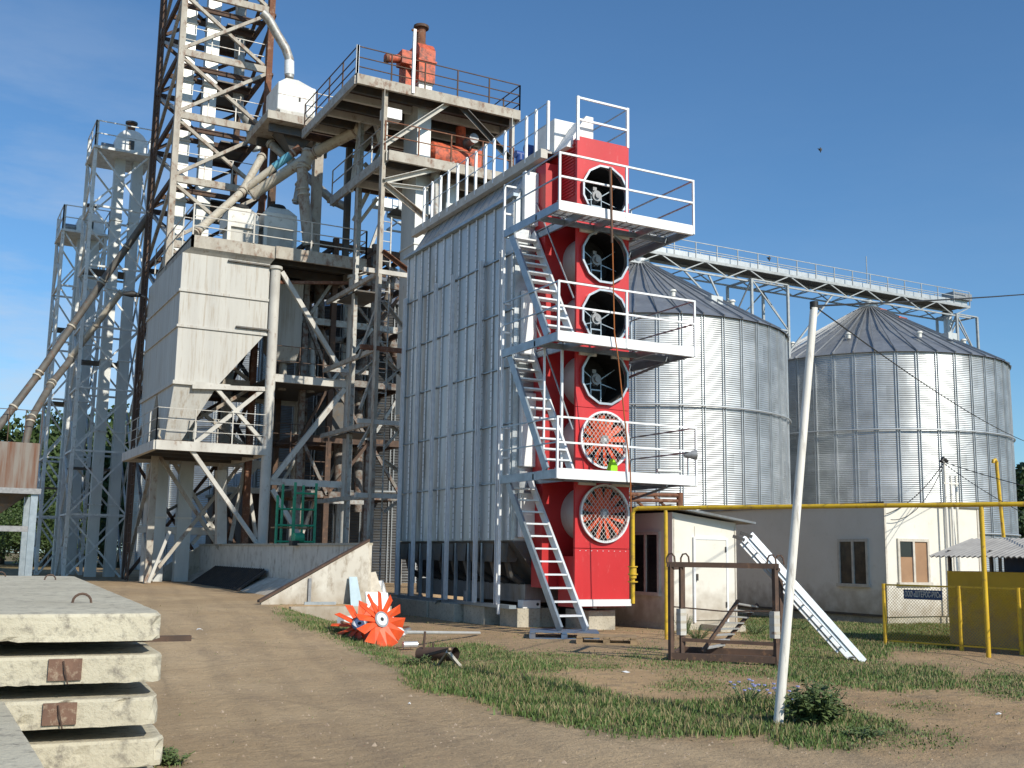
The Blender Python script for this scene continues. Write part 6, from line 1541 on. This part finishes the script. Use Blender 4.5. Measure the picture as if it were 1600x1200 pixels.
q = P(1230,1112,Z=0); leafy('chicory_plant', q, .36, .2, 26, 5, .04, 'thin stemmed plant with pale blue flowers right behind the pole foot', 'plant', 2, flowers=.7)
q = P(1165,1098,Z=0); leafy('chicory_plant', q, .3, .28, 26, 5, .035, 'pale blue flowering weed left of the white pole', 'plant', 3, flowers=.7)
for k, (x_, y_, h_, s_, lab) in enumerate([(1070,992,.55,.25,'tall weed growing at the left corner of the shed front'), (1090,1000,.4,.3,'lower weed growing before the shed door'), (1180,990,.35,.35,'weed beside the right corner of the shed'), (655,1040,.2,.25,'weed by the rusty stand'), (955,975,.2,.2,'small weed beside the pallet'),
                                          (262,1196,.16,.2,'small weed at the foot of the slab stack'), (600,1005,.18,.3,'weed under the orange rotor'), (1245,985,.3,.4,'weed in front of the long building'), (1345,1150,.1,.3,'flat weed right of the broad leaved bush')]):
    q = P(x_, y_, Z=0); leafy('weed_plant', q, h_, s_, 26, 8, .06, lab, 'weed', 10+k, grp='weeds in the yard')
# foreground clods and pebbles
b_ = MB(); r_ = random.Random(5)
for k in range(900):
    x_, y_ = r_.uniform(250,1600), r_.uniform(985,1200); q = P(x_, y_, Z=0); 
    if q.y > 26: continue
    s_ = r_.uniform(.005,.02)*(2.2 if r_.random() < .06 else 1); zz = z0(q.x,q.y)
    vs = [(q.x+s_*r_.uniform(.6,1.2)*dx_, q.y+s_*r_.uniform(.6,1.2)*dy_, zz+s_*.7*dz_) for dx_, dy_, dz_ in ((-1,0,-.3),(0,-1,-.3),(1,0,-.3),(0,1,-.3),(.1,.1,1))]
    b_.add(vs, [(0,1,4),(1,2,4),(2,3,4),(3,0,4)])
tag(b_.build('pebbles', mat('dry clods',(.4,.32,.24),(.27,.2,.14),.95)), 'small clods and pebbles strewn over the dirt', 'pebbles', kind='stuff')
for x_, y_, s_, lab in ((312,985,.05,'white paper scrap on the drive near the slab stack'), (978,1052,.06,'small pale scrap on the dirt behind the grass strip'), (1078,1028,.05,'yellowish scrap inside the rusty cage'), (640,1102,.02,'tiny pale scrap at the edge of the drive'), (1560,1118,.03,'tiny white scrap on the dirt at the far right')):
    q = P(x_, y_, Z=z0(*P(x_, y_, Z=.1)[:2])); r_ = random.Random(x_)
    vs = [(q.x+s_*math.cos(a)*r_.uniform(.6,1.3), q.y+s_*math.sin(a)*r_.uniform(.6,1.3), q.z+r_.uniform(.004,.03)) for a in (0,1,2.1,3.1,4.2,5.2)]+[(q.x,q.y,q.z+.035)]
    o_ = MB().add(vs, [(k,(k+1)%6,6) for k in range(6)]).build('litter', M['paperwhite'], origin=q); tag(o_, lab, 'litter', 'litter on the yard')
    m_ = o_.modifiers.new('solid','SOLIDIFY'); m_.thickness = .004
# birds
for k, (x_, y_, D) in enumerate([(1282,234,60),(1202,404,62)]):
    q = P(x_, y_, D=D); t = thing('bird', ['small dark bird flying in the open sky right of the red tower', 'tiny dark bird perched on the conveyor bridge railing'][k], 'bird', q)
    MB().tube([q+Vector((0,0,.14)), q, q-Vector((0,0,.16))],[.02,.06,.015],8).build('body', M['black'], t)
    for s_ in (-1, 1): MB().add([q+Vector((0,0,.06)), q+rgt*s_*.13+Vector((0,.05,.1)), q+rgt*s_*.08-Vector((0,0,.05)), q-Vector((0,0,.05))], [(0,1,2,3)]).build('wing', M['black'], t)
